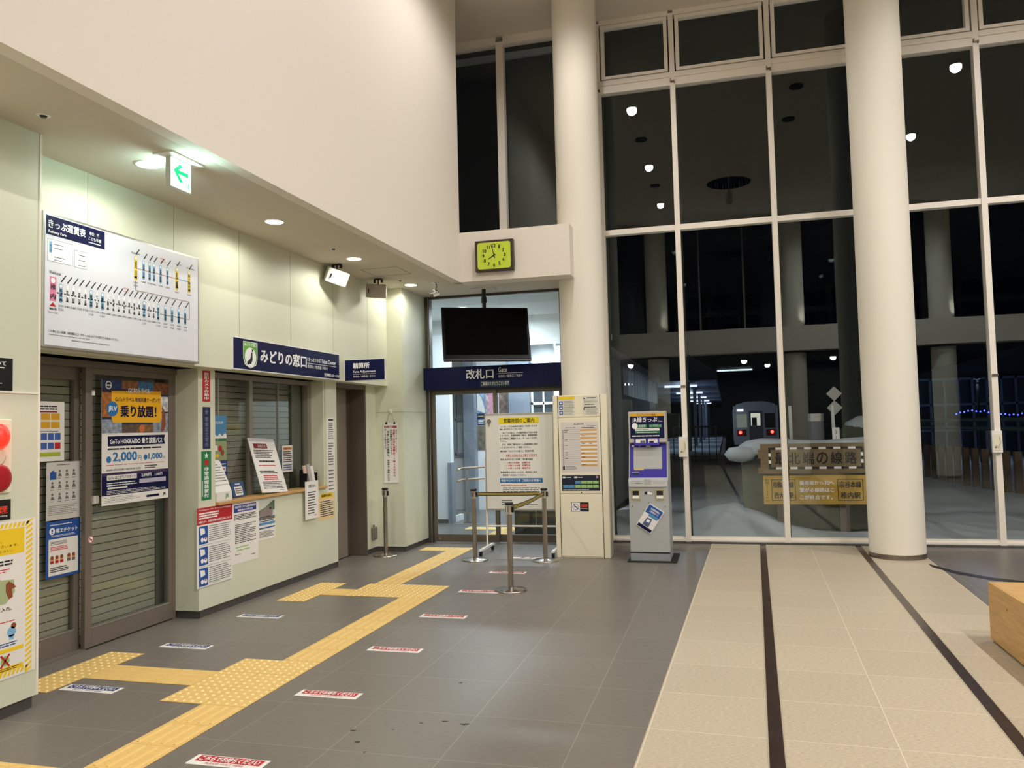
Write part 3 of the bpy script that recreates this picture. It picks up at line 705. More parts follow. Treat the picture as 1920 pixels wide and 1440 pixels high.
# ================================================================= THINGS ON THE LOW CEILING
def speaker(loc, rot, wmat, label, n=1, drop=.10):
    t = thing('wall_speaker', label, 'speaker', loc)
    h = bpy.data.objects.new('body', None)
    M = Matrix.Rotation(rot[2], 4, 'Z') @ Matrix.Rotation(rot[0], 4, 'X') @ Matrix.Rotation(rot[1], 4, 'Y')
    b = MB(); w, d, hh = .27, .2, .17
    pr = [(-w/2, 0), (w/2, 0), (w/2*.62, d), (-w/2*.62, d)]
    vs = [M @ Vector((x, y, z)) for z in (-hh/2, hh/2) for x, y in pr]
    b.add(vs, [(0, 3, 2, 1), (4, 5, 6, 7), (0, 1, 5, 4), (1, 2, 6, 5), (2, 3, 7, 6), (3, 0, 4, 7)]); b.build('cabinet', wmat, t, .012)
    g = MB(); vs = []
    for i in range(9):
        a = -1+2*i/8; yy = -.012*(1-a*a)-.003
        for z in (-hh/2*.88, hh/2*.88): vs.append(M @ Vector((a*w/2*.93, yy, z)))
    g.add(vs, [(2*i, 2*i+2, 2*i+3, 2*i+1) for i in range(8)], True); g.build('grille', wmat, t)
    MB().mbox(.012, .012, .05, M @ Matrix.Translation((-.09, -.02, .0))).build('badge', INK, t)
    top = M @ Vector((0, d*.5, hh/2))
    zz = LZ-loc[2]
    k = MB().tube([top, (top.x, top.y, (top.z+zz)/2), (top.x, top.y, zz-.004)], .009).box(top.x-.05, top.y-.02, zz-.012, top.x+.05, top.y+.02, zz)
    for dx in (-.05, .05): k.box(top.x+dx-.01, top.y-.015, zz-.05, top.x+dx+.01, top.y+.015, zz-.008)
    k.build('bracket', BLACK, t)
    return t
speaker((-4.28, 8.36, 3.42), (math.radians(20), math.radians(14), math.radians(48)), WPLAS, 'white box speaker tilted under the low ceiling, the one lit brightly')
speaker((-4.25, 9.34, 3.42), (math.radians(6), math.radians(4), math.radians(6)), mat('speaker_grey', '#a59c8e', .5), 'grey box speaker under the low ceiling near the gate')
t = thing('security_camera', 'small security camera on a jointed arm hanging from the low ceiling', 'camera', (-3.67, 9.96, LZ))
MB().cyl((0, 0, 0), (0, 0, -.008), .045).build('mount', ALU, t)
MB().tube([(0, 0, -.008), (.005, 0, -.06), (-.02, -.01, -.10), (.02, -.02, -.13)], .008).build('arm', ALU, t)
MB().tube([(.01, 0, -.008), (.02, 0, -.06), (0, -.01, -.09), (.05, -.01, -.13), (.02, -.01, -.17)], .004).build('cable', BLACK, t)
M = Matrix.Translation((0, -.03, -.16)) @ Matrix.Rotation(math.radians(-30), 4, 'Z') @ Matrix.Rotation(math.radians(25), 4, 'X')
MB().mbox(.055, .11, .055, M).build('camera_body', WPLAS, t, .004)
MB().mbox(.05, .01, .05, M @ Matrix.Translation((0, -.058, 0))).build('lens', BLACK, t)
for x, y, lb in ((-3.9, 3.85, 'round sprinkler dimple in the low ceiling above the front pier'), (-3.97, 7.67, 'small sprinkler beside the lit ceiling light over the ticket sign'), (-4.03, 9.62, 'small sprinkler near the ceiling light by the gate')):
    t = thing('sprinkler', lb, 'sprinkler', (x, y, LZ))
    MB().lathe((0, 0, 0), [(.04, 0), (.04, -.004), (.028, -.006)]).build('plate', WPLAS, t); MB().cyl((0, 0, -.006), (0, 0, -.016), .022, .014).build('head', BLACK, t)
b = MB(); a0, a1, c0, c1 = -4.2, -3.73, 8.8, 9.26
for q_ in ((a0, c0, a1, c0+.005), (a0, c1-.005, a1, c1), (a0, c0, a0+.005, c1), (a1-.005, c0, a1, c1)): b.box(q_[0], q_[1], LZ-.002, q_[2], q_[3], LZ)
o = b.build('access_hatch', mat('hatch_line', '#7c7467', .8)); tag(o, 'square access hatch outline in the low ceiling between the two speakers', 'ceiling hatch')

# ================================================================= CLOCK
t = thing('wall_clock', 'brown square clock with yellow green dial on the white beam', 'clock', (-2.855, 10.046, 3.895))
MB().box(-.26, -.075, -.205, .26, 0, .205).build('case', mat('clock_brown', '#3a2a24', .4), t, .008)
q = Sheet('dial', None, None, (0, 0, 0), AX, AZ, .45, .35, mat('dial_lime', '#c8dc3c', .5), .0015, parent=t, bevel=0)
q.p.matrix_world = Matrix.Identity(4); q.p.location = (-.225, -.075, .175); q.p.rotation_euler = (PI/2, 0, 0)
for cx in (0, 1):
    for cy in (0, 1):
        pts = [(cx, cy)]+[((cx+(1 if cx == 0 else -1)*(.07-.07*math.sin(a))), (cy+(1 if cy == 0 else -1)*(.09-.09*math.cos(a)))) for a in [i*PI/2/6 for i in range(7)]]
        q.poly('dial_corner', pts, MATS['clock_brown'], 1)
for i in range(60):
    a = 2*PI*i/60; q.disc('minute_marks', .5+.155*math.sin(a)/.45*1.12, .5-.155*math.cos(a)/.35, .003 if i % 5 else .0045, INK, 1, 8)
for i in range(1, 13):
    a = 2*PI*i/12; x, y = .5+.127*1.14*math.sin(a)/.45, .5-.127*math.cos(a)/.35; w_ = .010 if i == 1 else (.022 if i < 10 else (.03 if i == 11 else .04))
    q.text(str(i), x-w_*1.2, y-.062, x+w_*1.2, y+.062, INK, 1, 'numerals', bold=.04)
def hand(a, L, wd, part):
    dx, dy = math.sin(a), -math.cos(a); nx, ny = -dy, dx
    P = [(-dx*L*.25+nx*wd, -dy*L*.25+ny*wd), (dx*L+nx*wd*.6, dy*L+ny*wd*.6), (dx*L-nx*wd*.6, dy*L-ny*wd*.6), (-dx*L*.25-nx*wd, -dy*L*.25-ny*wd)]
    q.poly(part, [(.5+x/.45, .5+y/.35) for x, y in P], INK, 3)
hand(math.radians(239), .092, .009, 'hour_hand'); hand(math.radians(346), .15, .007, 'minute_hand'); q.done()

# ================================================================= TV
t = thing('hanging_television', 'black flat television hanging tilted from the ceiling before the gate', 'television', (-3.162, 10.58, LZ))
M = Matrix.Translation((0, -.02, 2.94-LZ)) @ Matrix.Rotation(math.radians(27), 4, 'Z') @ Matrix.Rotation(math.radians(-12), 4, 'X')
MB().mbox(1.22, .05, .76, M).build('cabinet', TVB, t, .008)
MB().mbox(1.15, .004, .66, M @ Matrix.Translation((0, -.0265, .02))).build('screen', mat('screen_off', '#010102', .08, spec=.12), t)
MB().mbox(1.22, .035, .035, M @ Matrix.Translation((0, -.02, -.385))).build('lower_bezel', mat('bezel_brown', '#141010', .25), t, .01)
MB().mbox(.5, .07, .4, M @ Matrix.Translation((0, .05, 0))).build('rear_housing', BLACK, t, .01)
k = M @ Vector((0, .09, .1))
MB().tube([(k.x, k.y, -.006), (k.x, k.y, k.z-.1)], .028, 14).tube([(k.x, k.y, -.12), (k.x, k.y, -.2)], .038, 14).build('pole', BLACK, t)
MB().mbox(.2, .12, .06, M @ Matrix.Translation((0, .09, .05))).build('pole_bracket', BLACK, t)
MB().box(k.x-.16, k.y-.1, -.008, k.x+.16, k.y+.1, 0).build('ceiling_plate', LOWCEIL, t)

# ================================================================= PIER THINGS
s = wall_sheet('notice_plate', 'black rounded plate with white lettering high on the front pier', 'notice plate', -4.17, 3.50, 3.90, 1.94, 2.135, m=BLACK, t=.004)
s.text('防犯カメラについて', .05, .09, .88, .24, WHINK, 1, bold=.02); s.lines(.2, .27, .88, .33, 1, WHINK, 1); s.rect('pictogram', .63, .4, .76, .62, WHINK, 1); s.disc('pictogram_mark', .695, .51, .018, INK, 2)
s.lines(.15, .7, .88, .86, 3, WHINK, 1, fill=.35); s.done()
t = thing('fire_alarm_box', 'cream fire alarm panel with red lamp and red push button on the front pier', 'fire alarm', (-4.17, 3.72, 1.33))
MB().box(0, -.17, 0, .02, .165, .44).build('frame', CREAMP, t, .006)
MB().box(.02, -.145, .025, .026, .14, .415).build('cover', mat('alarm_cover_pink', '#f0d6c4', .4), t, .003)
MB().lathe((0, 0, 0), [(.075, 0), (.075, .02), (.05, .045), (.02, .055)]).build('lamp', mat('alarm_red_glow', '#ff2018', .3, emit='#ff2a18', es=1.6), t).matrix_world = Matrix.Translation((-4.144, 3.775, 1.33+.345)) @ Matrix.Rotation(PI/2, 4, 'Y')
SC.objects['lamp'].matrix_world = Matrix.Identity(4); SC.objects['lamp'].location = (.026, .055, .335); SC.objects['lamp'].rotation_euler = (0, PI/2, 0)
o = MB().lathe((0, 0, 0), [(.06, 0), (.06, .006), (.05, .008)]).build('speaker_disc', mat('alarm_disc', '#d9c9b4', .4), t); o.location = (.026, .055, .22); o.rotation_euler = (0, PI/2, 0)
o = MB().lathe((0, 0, 0), [(.08, 0), (.08, .012), (.065, .018), (.03, .02)]).build('push_button', mat('alarm_button_red', '#a81420', .35), t); o.location = (.026, .07, .09); o.rotation_euler = (0, PI/2, 0)
light('alarm_glow', 'POINT', (.12, .055, .335), .25, (1, .1, .06), t, .03)
s = wall_sheet('no_smoking_plate', 'black plate with red lettering on the front pier below the fire alarm', 'sign plate', -4.17, 3.55, 3.895, 1.17, 1.29, m=BLACK, t=.004)
s.text('禁煙', .6, .3, .93, .68, mat('sign_red_bright', '#e8402c', .5), 1, bold=.02); s.text('No smoking', .62, .74, .93, .86, WHINK, 1); s.done()
s = wall_sheet('guide_poster', 'yellow striped guide poster with a pet carrier drawing on the front pier', 'poster', -4.168, 3.37, 4.075, .235, 1.16, t=.004)
for i in range(30):
    y = i/30
    s.poly('yellow_stripes', [(.90, y+.02), (.965, y-.005 if i else .0), (.965, y+.012), (.90, y+.037)], YEL, 1)
for i in range(22):
    x = i/22*.93
    s.poly('yellow_stripes', [(x, .045), (x+.02, .015), (x+.045, .015), (x+.025, .045)], YEL, 1); s.poly('yellow_stripes', [(x, .985), (x+.02, .955), (x+.045, .955), (x+.025, .985)], YEL, 1)
s.rect('yellow_header', .03, .05, .88, .215, YEL, 1); s.text('ペットの持込のご案内', .2, .065, .62, .1, INK, 2, bold=.03)
s.text('ペットの持込については、', .2, .118, .66, .137, INK, 2); s.text('持込できるペットの制限がございます。', .1, .15, .82, .167, INK, 2); s.text('係員にお問い合わせください。', .2, .18, .76, .197, INK, 2)
s.lines(.2, .245, .8, .285, 2, INK, 1, fill=.55, ragged=.1); s.lines(.2, .3, .85, .33, 2, REDINK, 1, fill=.4)
CRG = mat('carrier_green', '#a9b889', .6); PB = mat('print_brown', '#8a4a2a', .6)
s.poly('pet_carrier', [(.42, .40), (.66, .37), (.78, .38), (.79, .46), (.70, .525), (.45, .515)], CRG, 1)
for i in range(7): s.poly('carrier_slots', [(.46+i*.026, .41), (.475+i*.026, .405), (.468+i*.026, .44), (.454+i*.026, .445)], INK, 2); s.rect('carrier_slots', .455+i*.026, .468, .467+i*.026, .495, INK, 2)
s.poly('carrier_handle', [(.56, .375), (.58, .345), (.63, .345), (.65, .37), (.63, .37), (.62, .358), (.59, .358), (.58, .376)], PB, 1)
s.poly('drawn_dog', [(.70, .40), (.73, .385), (.78, .41), (.80, .43), (.76, .44), (.77, .49), (.73, .5), (.70, .45)], PB, 2)
s.text('専用ケースなどに入れ、', .3, .545, .76, .572, INK, 1, bold=.02); s.text('顔が見えないように。', .25, .585, .62, .61, INK, 1, bold=.02); s.lines(.25, .63, .8, .65, 1, REDINK, 1, fill=.3)
for x, m_ in ((.45, PB), (.60, RED), (.76, LBLUE)):
    s.disc('drawn_pets', x, .71, .03, m_, 1); s.disc('drawn_pets', x+.02, .675, .018, PB, 1); s.poly('drawn_pets', [(x-.03, .73), (x+.03, .73), (x+.02, .76), (x-.02, .76)], m_, 1)
s.lines(.3, .77, .82, .80, 2, BLUE, 1, fill=.5); s.rect('yellow_band', .03, .81, .88, .835, YEL, 1)
for x in (.50, .70):
    s.disc('drawn_pets_crossed', x, .885, .03, LGREEN, 1)
    for sg_ in (-1, 1): s.poly('red_crosses', [(x-.05, .885-sg_*.035), (x-.035, .885-sg_*.042), (x+.05, .885+sg_*.035), (x+.035, .885+sg_*.042)], RED, 2)
s.rect('yellow_footer', .03, .925, .88, .955, YEL, 1); s.lines(.1, .929, .86, .951, 2, INK, 2, fill=.4); s.done()

# ================================================================= DOOR POSTERS
DX = -4.925
s = wall_sheet('door_notice', 'white notice with yellow and blue squares on the left sliding door', 'notice', DX, 4.62, 5.075, 1.475, 1.925)
s.lines(.1, .06, .85, .15, 2, INK, 1, ragged=.1); s.rect('brown_band', .45, .16, .85, .185, DRED, 1)
for r, y in enumerate((.2, .34)):
    for c in range(3): s.rect('yellow_squares', .32+c*.2, y, .50+c*.2, y+.11, mat('amber', '#d9a31e', .6), 1)
s.lines(.4, .49, .9, .51, 1, INK, 1)
for r, y in enumerate((.53, .69)):
    for c in range(4): s.rect('blue_squares' if not (r == 1 and c == 3) else 'red_square', .38+c*.14, y, .50+c*.14, y+.11, mat('square_blue', '#3a5fae', .6) if not (r == 1 and c == 3) else RED, 1)
s.rect('green_band', .4, .85, .92, .92, mat('lime_print', '#a9b83a', .6), 1); s.done()
s = wall_sheet('door_notice', 'grey and white notice with small line drawings on the left sliding door', 'notice', DX, 4.91, 5.235, 1.03, 1.465, m=mat('paper_grey', '#cfccc8', .7))
s.lines(.3, .04, .7, .06, 1, INK, 1); s.rect('blue_suitcase', .1, .17, .28, .30, BLUE, 1); s.rect('blue_suitcase', .15, .145, .22, .17, BLUE, 1)
for r in range(3):
    for c in range(4):
        if r == 0 and c == 0: continue
        x, y = .17+c*.21, .2+r*.2; s.disc('line_drawings', x, y-.04, .010, GINK, 1, 10); s.poly('line_drawings', [(x-.05, y+.05), (x-.02, y-.01), (x+.03, y), (x+.06, y+.05)], GINK, 1); s.lines(x-.06, y+.07, x+.06, y+.09, 1, GINK, 1)
s.lines(.06, .74, .9, .92, 6, GINK, 1, fill=.3); s.done()
s = wall_sheet('door_notice', 'blue bordered cough etiquette notice low on the left sliding door', 'notice', DX, 4.91, 5.235, .595, 1.02, m=BLUE)
s.lines(.1, .05, .9, .075, 1, WHINK, 1); s.disc('mark_disc', .17, .17, .026, WHINK, 1); s.text('!', .155, .135, .185, .205, BLUE, 2, bold=.04)
s.text('咳エチケット', .28, .13, .92, .21, WHINK, 1, bold=.03); s.lines(.15, .24, .85, .28, 2, WHINK, 1, fill=.35)
s.rect('white_panel', .07, .31, .94, .95, WPAPER, 1); s.lines(.12, .35, .6, .42, 3, GINK, 2); s.lines(.12, .44, .65, .52, 3, REDINK, 2)
for i, x in enumerate((.17, .31, .45, .66, .80)): s.disc('drawn_faces', x, .66, .018, mat('print_skin', '#d9a06a', .6), 2, 12); s.disc('drawn_hair', x, .635, .015, PB, 3, 12); s.rect('drawn_shirts', x-.05, .69, x+.05, .74, RED if i < 3 else GINK, 2)
s.lines(.12, .8, .65, .9, 3, INK, 2); s.done()
# GoTo poster
s = Sheet('travel_poster', 'tall travel pass poster with yellow ticket and blue prices on the right sliding door', 'poster', (-4.852, 5.375, 2.115), AY, AZ, .79, 1.02, t=.004)
s.rect('photo_collage', 0, 0, 1, .43, mat('collage_navy', '#1c2a4c', .6), 1)
CC = [(0, .1, .16, .3, '#a3642c'), (.0, .32, .28, .43, '#8d97a6'), (.28, .36, .5, .43, '#5a4a40'), (.5, .36, .75, .43, '#7a5a38'), (.75, .25, 1, .43, '#8a93a2'), (.28, 0, .52, .07, '#8c5c34'), (.52, 0, .76, .1, '#3e6f9e'), (.76, 0, 1, .1, '#7b4a2a'), (.86, .12, 1, .26, '#c9ccd2'), (0, .0, .28, .07, '#20366a')]
for i, (a, b_, c, d_, h_) in enumerate(CC): s.rect('photo_collage', a, b_, c, d_, mat('collage_%d' % i, h_, .6, var=.45, vscale=28), 2)
s.disc('round_logo', .09, .045, .034, WHINK, 3); s.disc('round_logo_mark', .09, .045, .024, NAVY, 4); s.rect('round_logo_band', .06, .04, .12, .052, WHINK, 5)
s.poly('yellow_ticket', [(.13, .09), (.88, .075), (.89, .31), (.86, .345), (.15, .345), (.13, .3)], mat('ticket_amber', '#f0b312', .6), 3)
s.text('GOTOトラベル', .37, .06, .70, .1, WHINK, 4, bold=.04); s.text('GoToトラベル 地域共通クーポンで', .18, .135, .86, .175, NAVY, 4, bold=.02)
s.text('乗り放題！', .26, .205, .80, .30, NAVY, 4, bold=.04)
s.disc('blue_circle', .145, .235, .062, mat('jr_blue', '#1e74b8', .6), 4); s.text('JR∀', .085, .21, .205, .26, WHINK, 5, bold=.02)
s.disc('food_photo', .58, .395, .033, mat('food_orange', '#c9703c', .6), 3); s.poly('figure_photo', [(.90, .2), (.95, .26), (.96, .36), (.93, .42), (.88, .42), (.9, .3)], PB, 3)
s.rect('white_ground', 0, .43, 1, .745, WPAPER, 1)
s.poly('navy_ribbon', [(.08, .455), (.95, .45), (.93, .49), (.95, .53), (.08, .535)], NAVY, 2); s.text('GoTo HOKKAIDO 乗り放題パス', .11, .47, .90, .52, WHINK, 3, bold=.03)
s.lines(.08, .545, .9, .57, 1, INK, 2); s.text('2,000', .155, .585, .50, .665, mat('price_blue', '#1f6fae', .6), 2, bold=.03); s.text('円', .52, .62, .57, .66, INK, 2)
s.disc('price_dot', .095, .64, .027, MATS['price_blue'], 2); s.disc('price_dot', .635, .635, .024, MATS['price_blue'], 2); s.text('1,000', .68, .605, .90, .66, MATS['price_blue'], 2, bold=.03); s.text('円', .91, .635, .95, .66, INK, 2)
s.lines(.06, .68, .95, .69, 1, REDINK, 2, fill=.4); s.text('2020年10月23日(金)～2021年2月1日(月)', .06, .715, .56, .735, INK, 2, bold=.02); s.lines(.62, .70, .82, .735, 2, INK, 2)
s.rect('navy_ground', 0, .745, 1, .925, NAVY, 1); s.rect('purple_strip', 0, .745, 1, .77, mat('purple_print', '#3a2350', .6), 2)
s.rect('white_tag', .07, .765, .50, .805, WPAPER, 3); s.text('GoTo はこだてパスポート', .085, .772, .48, .798, NAVY, 4, bold=.02); s.text('2,000円', .57, .77, .72, .80, WHINK, 3, bold=.02); s.text('1,000円', .78, .775, .90, .80, WHINK, 3, bold=.02)
s.lines(.07, .82, .5, .855, 2, WHINK, 3, fill=.4); s.rect('white_tag', .54, .815, .96, .85, mat('pale_violet', '#b9b6cc', .6), 3); s.rect('white_tag', .08, .86, .36, .875, WPAPER, 3); s.lines(.07, .885, .95, .92, 3, WHINK, 3, fill=.3)
s.rect('white_footer', 0, .925, 1, 1, WPAPER, 1); s.lines(.03, .935, .55, .985, 4, GINK, 2, fill=.25); s.rect('footer_band', .65, .955, .85, .975, NAVY, 2); s.text('JR', .91, .95, .96, .98, INK, 2, bold=.04)
s.done()
s = wall_sheet('glass_label', 'small striped label on the door glass at the lower left corner of the travel poster', 'label', -4.874, 5.30, 5.37, 1.12, 1.18)
for i in range(5): s.rect('dark_stripes', .05+i*.2, .0, .12+i*.2, 1, BROWN, 1)
s.done()
s = wall_sheet('glass_label', 'small striped label on the door glass at the lower right corner of the travel poster', 'label', -4.874, 6.15, 6.19, 1.09, 1.15)
for i in range(3): s.rect('dark_stripes', .1+i*.33, .0, .25+i*.33, 1, BROWN, 1)
s.done()
t = thing('no_smoking_sticker', 'small round red and white no smoking sticker on the door frame', 'sticker', (-4.858, 5.275, .845)); t.rotation_euler = (PI/2, 0, PI/2)
o = MB().cyl((0, 0, 0), (0, 0, .001), .03).build('disc', WHINK, t)
f = Flat(t, 1, 1, .001); f.ring('red_ring', 0, 0, .029, .006, REDINK, 1); f.rect('cigarette', -.015, -.003, .015, .003, INK, 1); f.poly('red_bar', [(-.02, -.017), (-.016, -.021), (.02, .017), (.016, .021)], REDINK, 2); f.done()

# ================================================================= PLATES ON THE POST
s = wall_sheet('vertical_plate', 'red vertical plate with white lettering, topmost on the post left of the ticket window', 'sign plate', LX, 6.345, 6.455, 1.95, 2.235, m=RED, t=.003); s.text('防犯カメラ作動中', .18, .05, .82, .95, WHINK, 1, vert=True, bold=.02); s.done()
s = wall_sheet('vertical_plate', 'navy vertical plate with a faded star between the red and the green plate', 'sign plate', LX, 6.345, 6.455, 1.515, 1.90, m=mat('plate_navy', '#17204a', .5), t=.003)
def star(s, x, y, r, m, part='star'): s.poly(part, [(x+(r if i % 2 == 0 else r*.42)*math.sin(i*PI/5)/s.w, y-(r if i % 2 == 0 else r*.42)*math.cos(i*PI/5)/s.h) for i in range(10)], m, 1)
FADE = mat('faded_ink', '#6b7290', .6)
star(s, .5, .12, .032, FADE); s.text('警察官立寄所', .28, .23, .72, .96, FADE, 1, vert=True, bold=.02); s.done()
s = wall_sheet('vertical_plate', 'green vertical plate with white star, lowest on the post by the ticket window', 'sign plate', LX, 6.325, 6.465, 1.05, 1.495, m=mat('plate_green', '#147a48', .5), t=.003)
star(s, .5, .09, .032, WHINK); s.rect('red_mark', .28, .18, .72, .29, RED, 1); s.text('非常通報装置付', .25, .32, .75, .95, WHINK, 1, vert=True, bold=.03); s.lines(.05, .6, .15, .95, 1, WHINK, 1, vert=True); s.done()

# ================================================================= POSTERS UNDER THE COUNTER
s = wall_sheet('safety_poster', 'tall white poster with red header and three blue pictures under the ticket counter', 'poster', LX, 6.255, 6.79, .27, .985, t=.003)
s.rect('red_header', 0, 0, 1, .215, RED, 1); s.text('Passengers with oversized baggage', .04, .02, .95, .045, WHINK, 2); s.lines(.04, .06, .6, .15, 3, WHINK, 2, fill=.6); s.text('お客さまへ、大型手荷物のお持ち込みについて', .04, .165, .95, .195, WHINK, 2, bold=.03)
for i, y in enumerate((.235, .5, .76)):
    s.rect('blue_pictures', .05, y, .295, y+.225, BLUE, 1)
    s.poly('white_shapes', [(.08, y+.02), (.2, y+.03), (.22, y+.09), (.1, y+.11)], WHINK, 2); s.disc('white_shapes', .14, y+.17, .02, WHINK, 2); s.disc('white_shapes', .23, y+.17, .022, WHINK, 2)
    s.disc('red_marks', .23, y+.155, .01, RED, 3)
    s.lines(.33, y, .95, y+.21, 8, GINK, 1, fill=.35); s.rect('rule', .05, y+.24, .95, y+.243, GINK, 1)
s.text('JR北海道', .42, .965, .62, .985, LGREEN, 1, bold=.02); s.done()
s = wall_sheet('timetable_notice', 'white notice with blue header beside the red headed poster under the counter', 'notice', LX, 6.79, 7.23, .39, .985, t=.002)
s.rect('blue_header', .06, .05, .92, .17, mat('header_blue', '#1f3a96', .6), 1); s.text('特急列車における運転時刻変更', .09, .065, .90, .105, WHINK, 2, bold=.03); s.text('指定席のお知らせ', .2, .12, .78, .155, WHINK, 2, bold=.03)
s.lines(.06, .2, .92, .3, 4, INK, 1); s.lines(.1, .36, .9, .68, 11, INK, 1, fill=.4, ragged=.4); s.rect('train_drawing', .12, .73, .62, .745, LGREEN, 1); s.rect('train_drawing', .16, .78, .66, .795, LGREEN, 1); s.lines(.1, .84, .35, .86, 1, INK, 1); s.lines(.7, .89, .92, .91, 1, INK, 1); s.done()
s = wall_sheet('train_poster', 'small poster with a grey train picture under the middle of the counter', 'poster', LX, 7.235, 7.545, .555, .975, t=.002)
s.rect('sky', .03, .02, .97, .5, mat('poster_sky', '#c9cfc8', .6), 1); s.poly('hills', [(.03, .28), (.4, .22), (.75, .1), (.97, .06), (.97, .3), (.03, .4)], mat('poster_hills', '#4e6b4a', .6), 2)
s.poly('train_picture', [(.06, .30), (.6, .19), (.78, .19), (.85, .25), (.85, .42), (.6, .46), (.06, .44)], mat('poster_train', '#8a7d78', .6), 3); s.rect('train_window', .64, .22, .76, .28, INK, 4)
s.rect('track', .03, .44, .97, .52, GINK, 3); s.rect('blue_band', .03, .58, .97, .64, SKYB, 3); s.rect('blue_band', .03, .70, .97, .73, BLUE, 3); s.lines(.05, .53, .9, .57, 1, INK, 3); s.lines(.05, .78, .92, .94, 5, GINK, 3, fill=.4); s.done()
s = wall_sheet('customer_notice', 'white hand lettered notice hanging over the right part of the counter ledge', 'notice', -4.58, 8.10, 8.40, .665, 1.09, t=.002)
s.text('お客さまへ', .25, .09, .78, .17, INK, 1, bold=.03); s.lines(.2, .26, .82, .88, 9, INK, 1, fill=.4, ragged=.3); s.lines(.65, .9, .9, .93, 1, REDINK, 1); s.done()
s = wall_sheet('yellow_notice', 'orange tinted notice with yellow heading at the right end under the counter', 'notice', LX, 8.475, 8.875, .61, .88, m=mat('paper_orange', '#ecc994', .7), t=.002)
s.rect('white_panel', .1, .12, .95, .88, BEIGEP, 1); s.rect('yellow_heading', .12, -.14, .88, .06, YEL, 2); s.text('乗車券の払戻し', .18, -.1, .82, .02, INK, 3, bold=.04); s.lines(.1, .16, .9, .88, 8, INK, 2, fill=.45); s.done()
for i, (z0, z1) in enumerate(((1.54, 1.815), (1.22, 1.535), (.92, 1.215))):
    s = wall_sheet('strip_notice', ('top', 'middle', 'bottom')[i]+' white printed sheet of the strip on the post beside the brown door', 'notice', LX, 8.70, 8.895, z0, z1, t=.0015)
    if i == 0: s.rect('black_heading', .2, .07, .8, .14, INK, 1); s.lines(.2, .2, .85, .95, 8, GINK, 1, fill=.45, ragged=.3)
    elif i == 1: s.lines(.15, .05, .85, .95, 9, GINK, 1, fill=.45, ragged=.4)
    else: s.lines(.15, .05, .85, .95, 6, GINK, 1, fill=.3, ragged=.5)
    s.done()

# ================================================================= THINGS ON THE COUNTER
LT = 1.012
t = thing('leaflet_rack', 'slanted white leaflet rack with green letters at the left end of the counter', 'leaflet rack', (-4.7, 6.67, LT))
MB().prism([(0, -.09), (0, .08), (.09, .075), (.38, -.06), (.39, -.08)][::-1], -.125, .125, 'y').build('rack_body', WPLAS, t, .003)
q = Sheet('leaflet', None, None, (0, 0, 0), AX, AZ, .22, .24, WPAPER, .004, parent=t); q.p.matrix_world = Matrix.Identity(4)
dd = Vector((-.135, 0, .29)).normalized(); q.p.matrix_local = Matrix(((0, dd.x, dd.z, -.052), (1, 0, 0, -.105), (0, dd.z, -dd.x, .375), (0, 0, 0, 1)))
q.lines(.1, .1, .9, .9, 7, GINK, 1, fill=.3); q.done()
q = Sheet('front_label', None, None, (0, 0, 0), AX, AZ, .24, .075, WPLAS, .001, parent=t); q.p.matrix_world = Matrix.Identity(4); q.p.location = (.081, -.12, .085); q.p.rotation_euler = (PI/2, 0, PI/2)
q.text('JR', .55, .2, .78, .85, mat('jr_green', '#2f9a4e', .5), 1, bold=.02); q.done()
s = Sheet('counter_placard', 'small blue card stand on the counter beside the leaflet rack', 'card stand', (-4.76, 6.96, LT+.155), AY, (-.25, 0, 1), .21, .155, m=mat('card_blue', '#2c4a78', .5), t=.008, bevel=.003)
s.rect('white_card', .2, .3, .8, .9, WPAPER, 1); s.lines(.25, .4, .75, .8, 3, GINK, 2); s.lines(.3, .1, .7, .22, 1, WHINK, 1); s.done()
b_ = Vector((-4.66, 7.28, LT+.018)); v_ = Vector((-.17, .085, .57)); hgt = v_.length; tl = b_+v_
s = Sheet('standing_notice', 'large white notice in a clear sleeve leaning on the counter against the shuttered glass', 'notice', tuple(tl), (0.01, 1, 0), v_, .44, hgt, t=.006)
s.rect('maroon_block', .14, .1, .66, .19, DRED, 1); s.text('お知らせ', .3, .115, .6, .175, WHINK, 2); s.lines(.1, .21, .85, .37, 5, INK, 1, fill=.45); s.lines(.2, .41, .8, .45, 1, INK, 1, fill=.8); s.lines(.15, .49, .8, .52, 1, REDINK, 1)
s.lines(.12, .6, .8, .66, 2, INK, 1, fill=.6); s.lines(.22, .68, .75, .78, 3, REDINK, 1, fill=.6, ragged=.05); s.lines(.12, .8, .88, .94, 5, INK, 1, fill=.45); s.lines(.7, .955, .88, .97, 1, INK, 1)
s.rect('sleeve_glare', 0.0, .0, 1, .06, mat('painted_sleeve_glare', '#c9c6cc', .15), 1); s.done()  # opaque grey band paints the glare along the top of the sleeve
s = wall_sheet('glass_notice', 'small white and orange notice taped to the shuttered ticket window glass', 'notice', -4.845, 8.07, 8.29, 1.20, 1.50, t=.002)
s.rect('orange_heading', .08, .06, .92, .17, ORANGE, 1); s.text('お客さまへ', .15, .08, .85, .15, DRED, 2, bold=.03); s.lines(.08, .2, .92, .65, 6, INK, 1, fill=.5); s.lines(.08, .7, .92, .95, 3, BLUE, 1, fill=.5, ragged=.05); s.done()
s = wall_sheet('glass_poster', 'blue poster with white crowd at the bottom on the left of the ticket window', 'poster', -4.845, 6.80, 7.03, 1.605, 1.83, m=SKYB, t=.002)
s.text('北海道感謝', .05, .25, .75, .36, WHINK, 1); s.poly('white_crowd', [(0, 1), (0, .9), (.2, .82), (.35, .92), (.5, .78), (.7, .9), (.9, .75), (1, .85), (1, 1)], WHINK, 1); s.done()
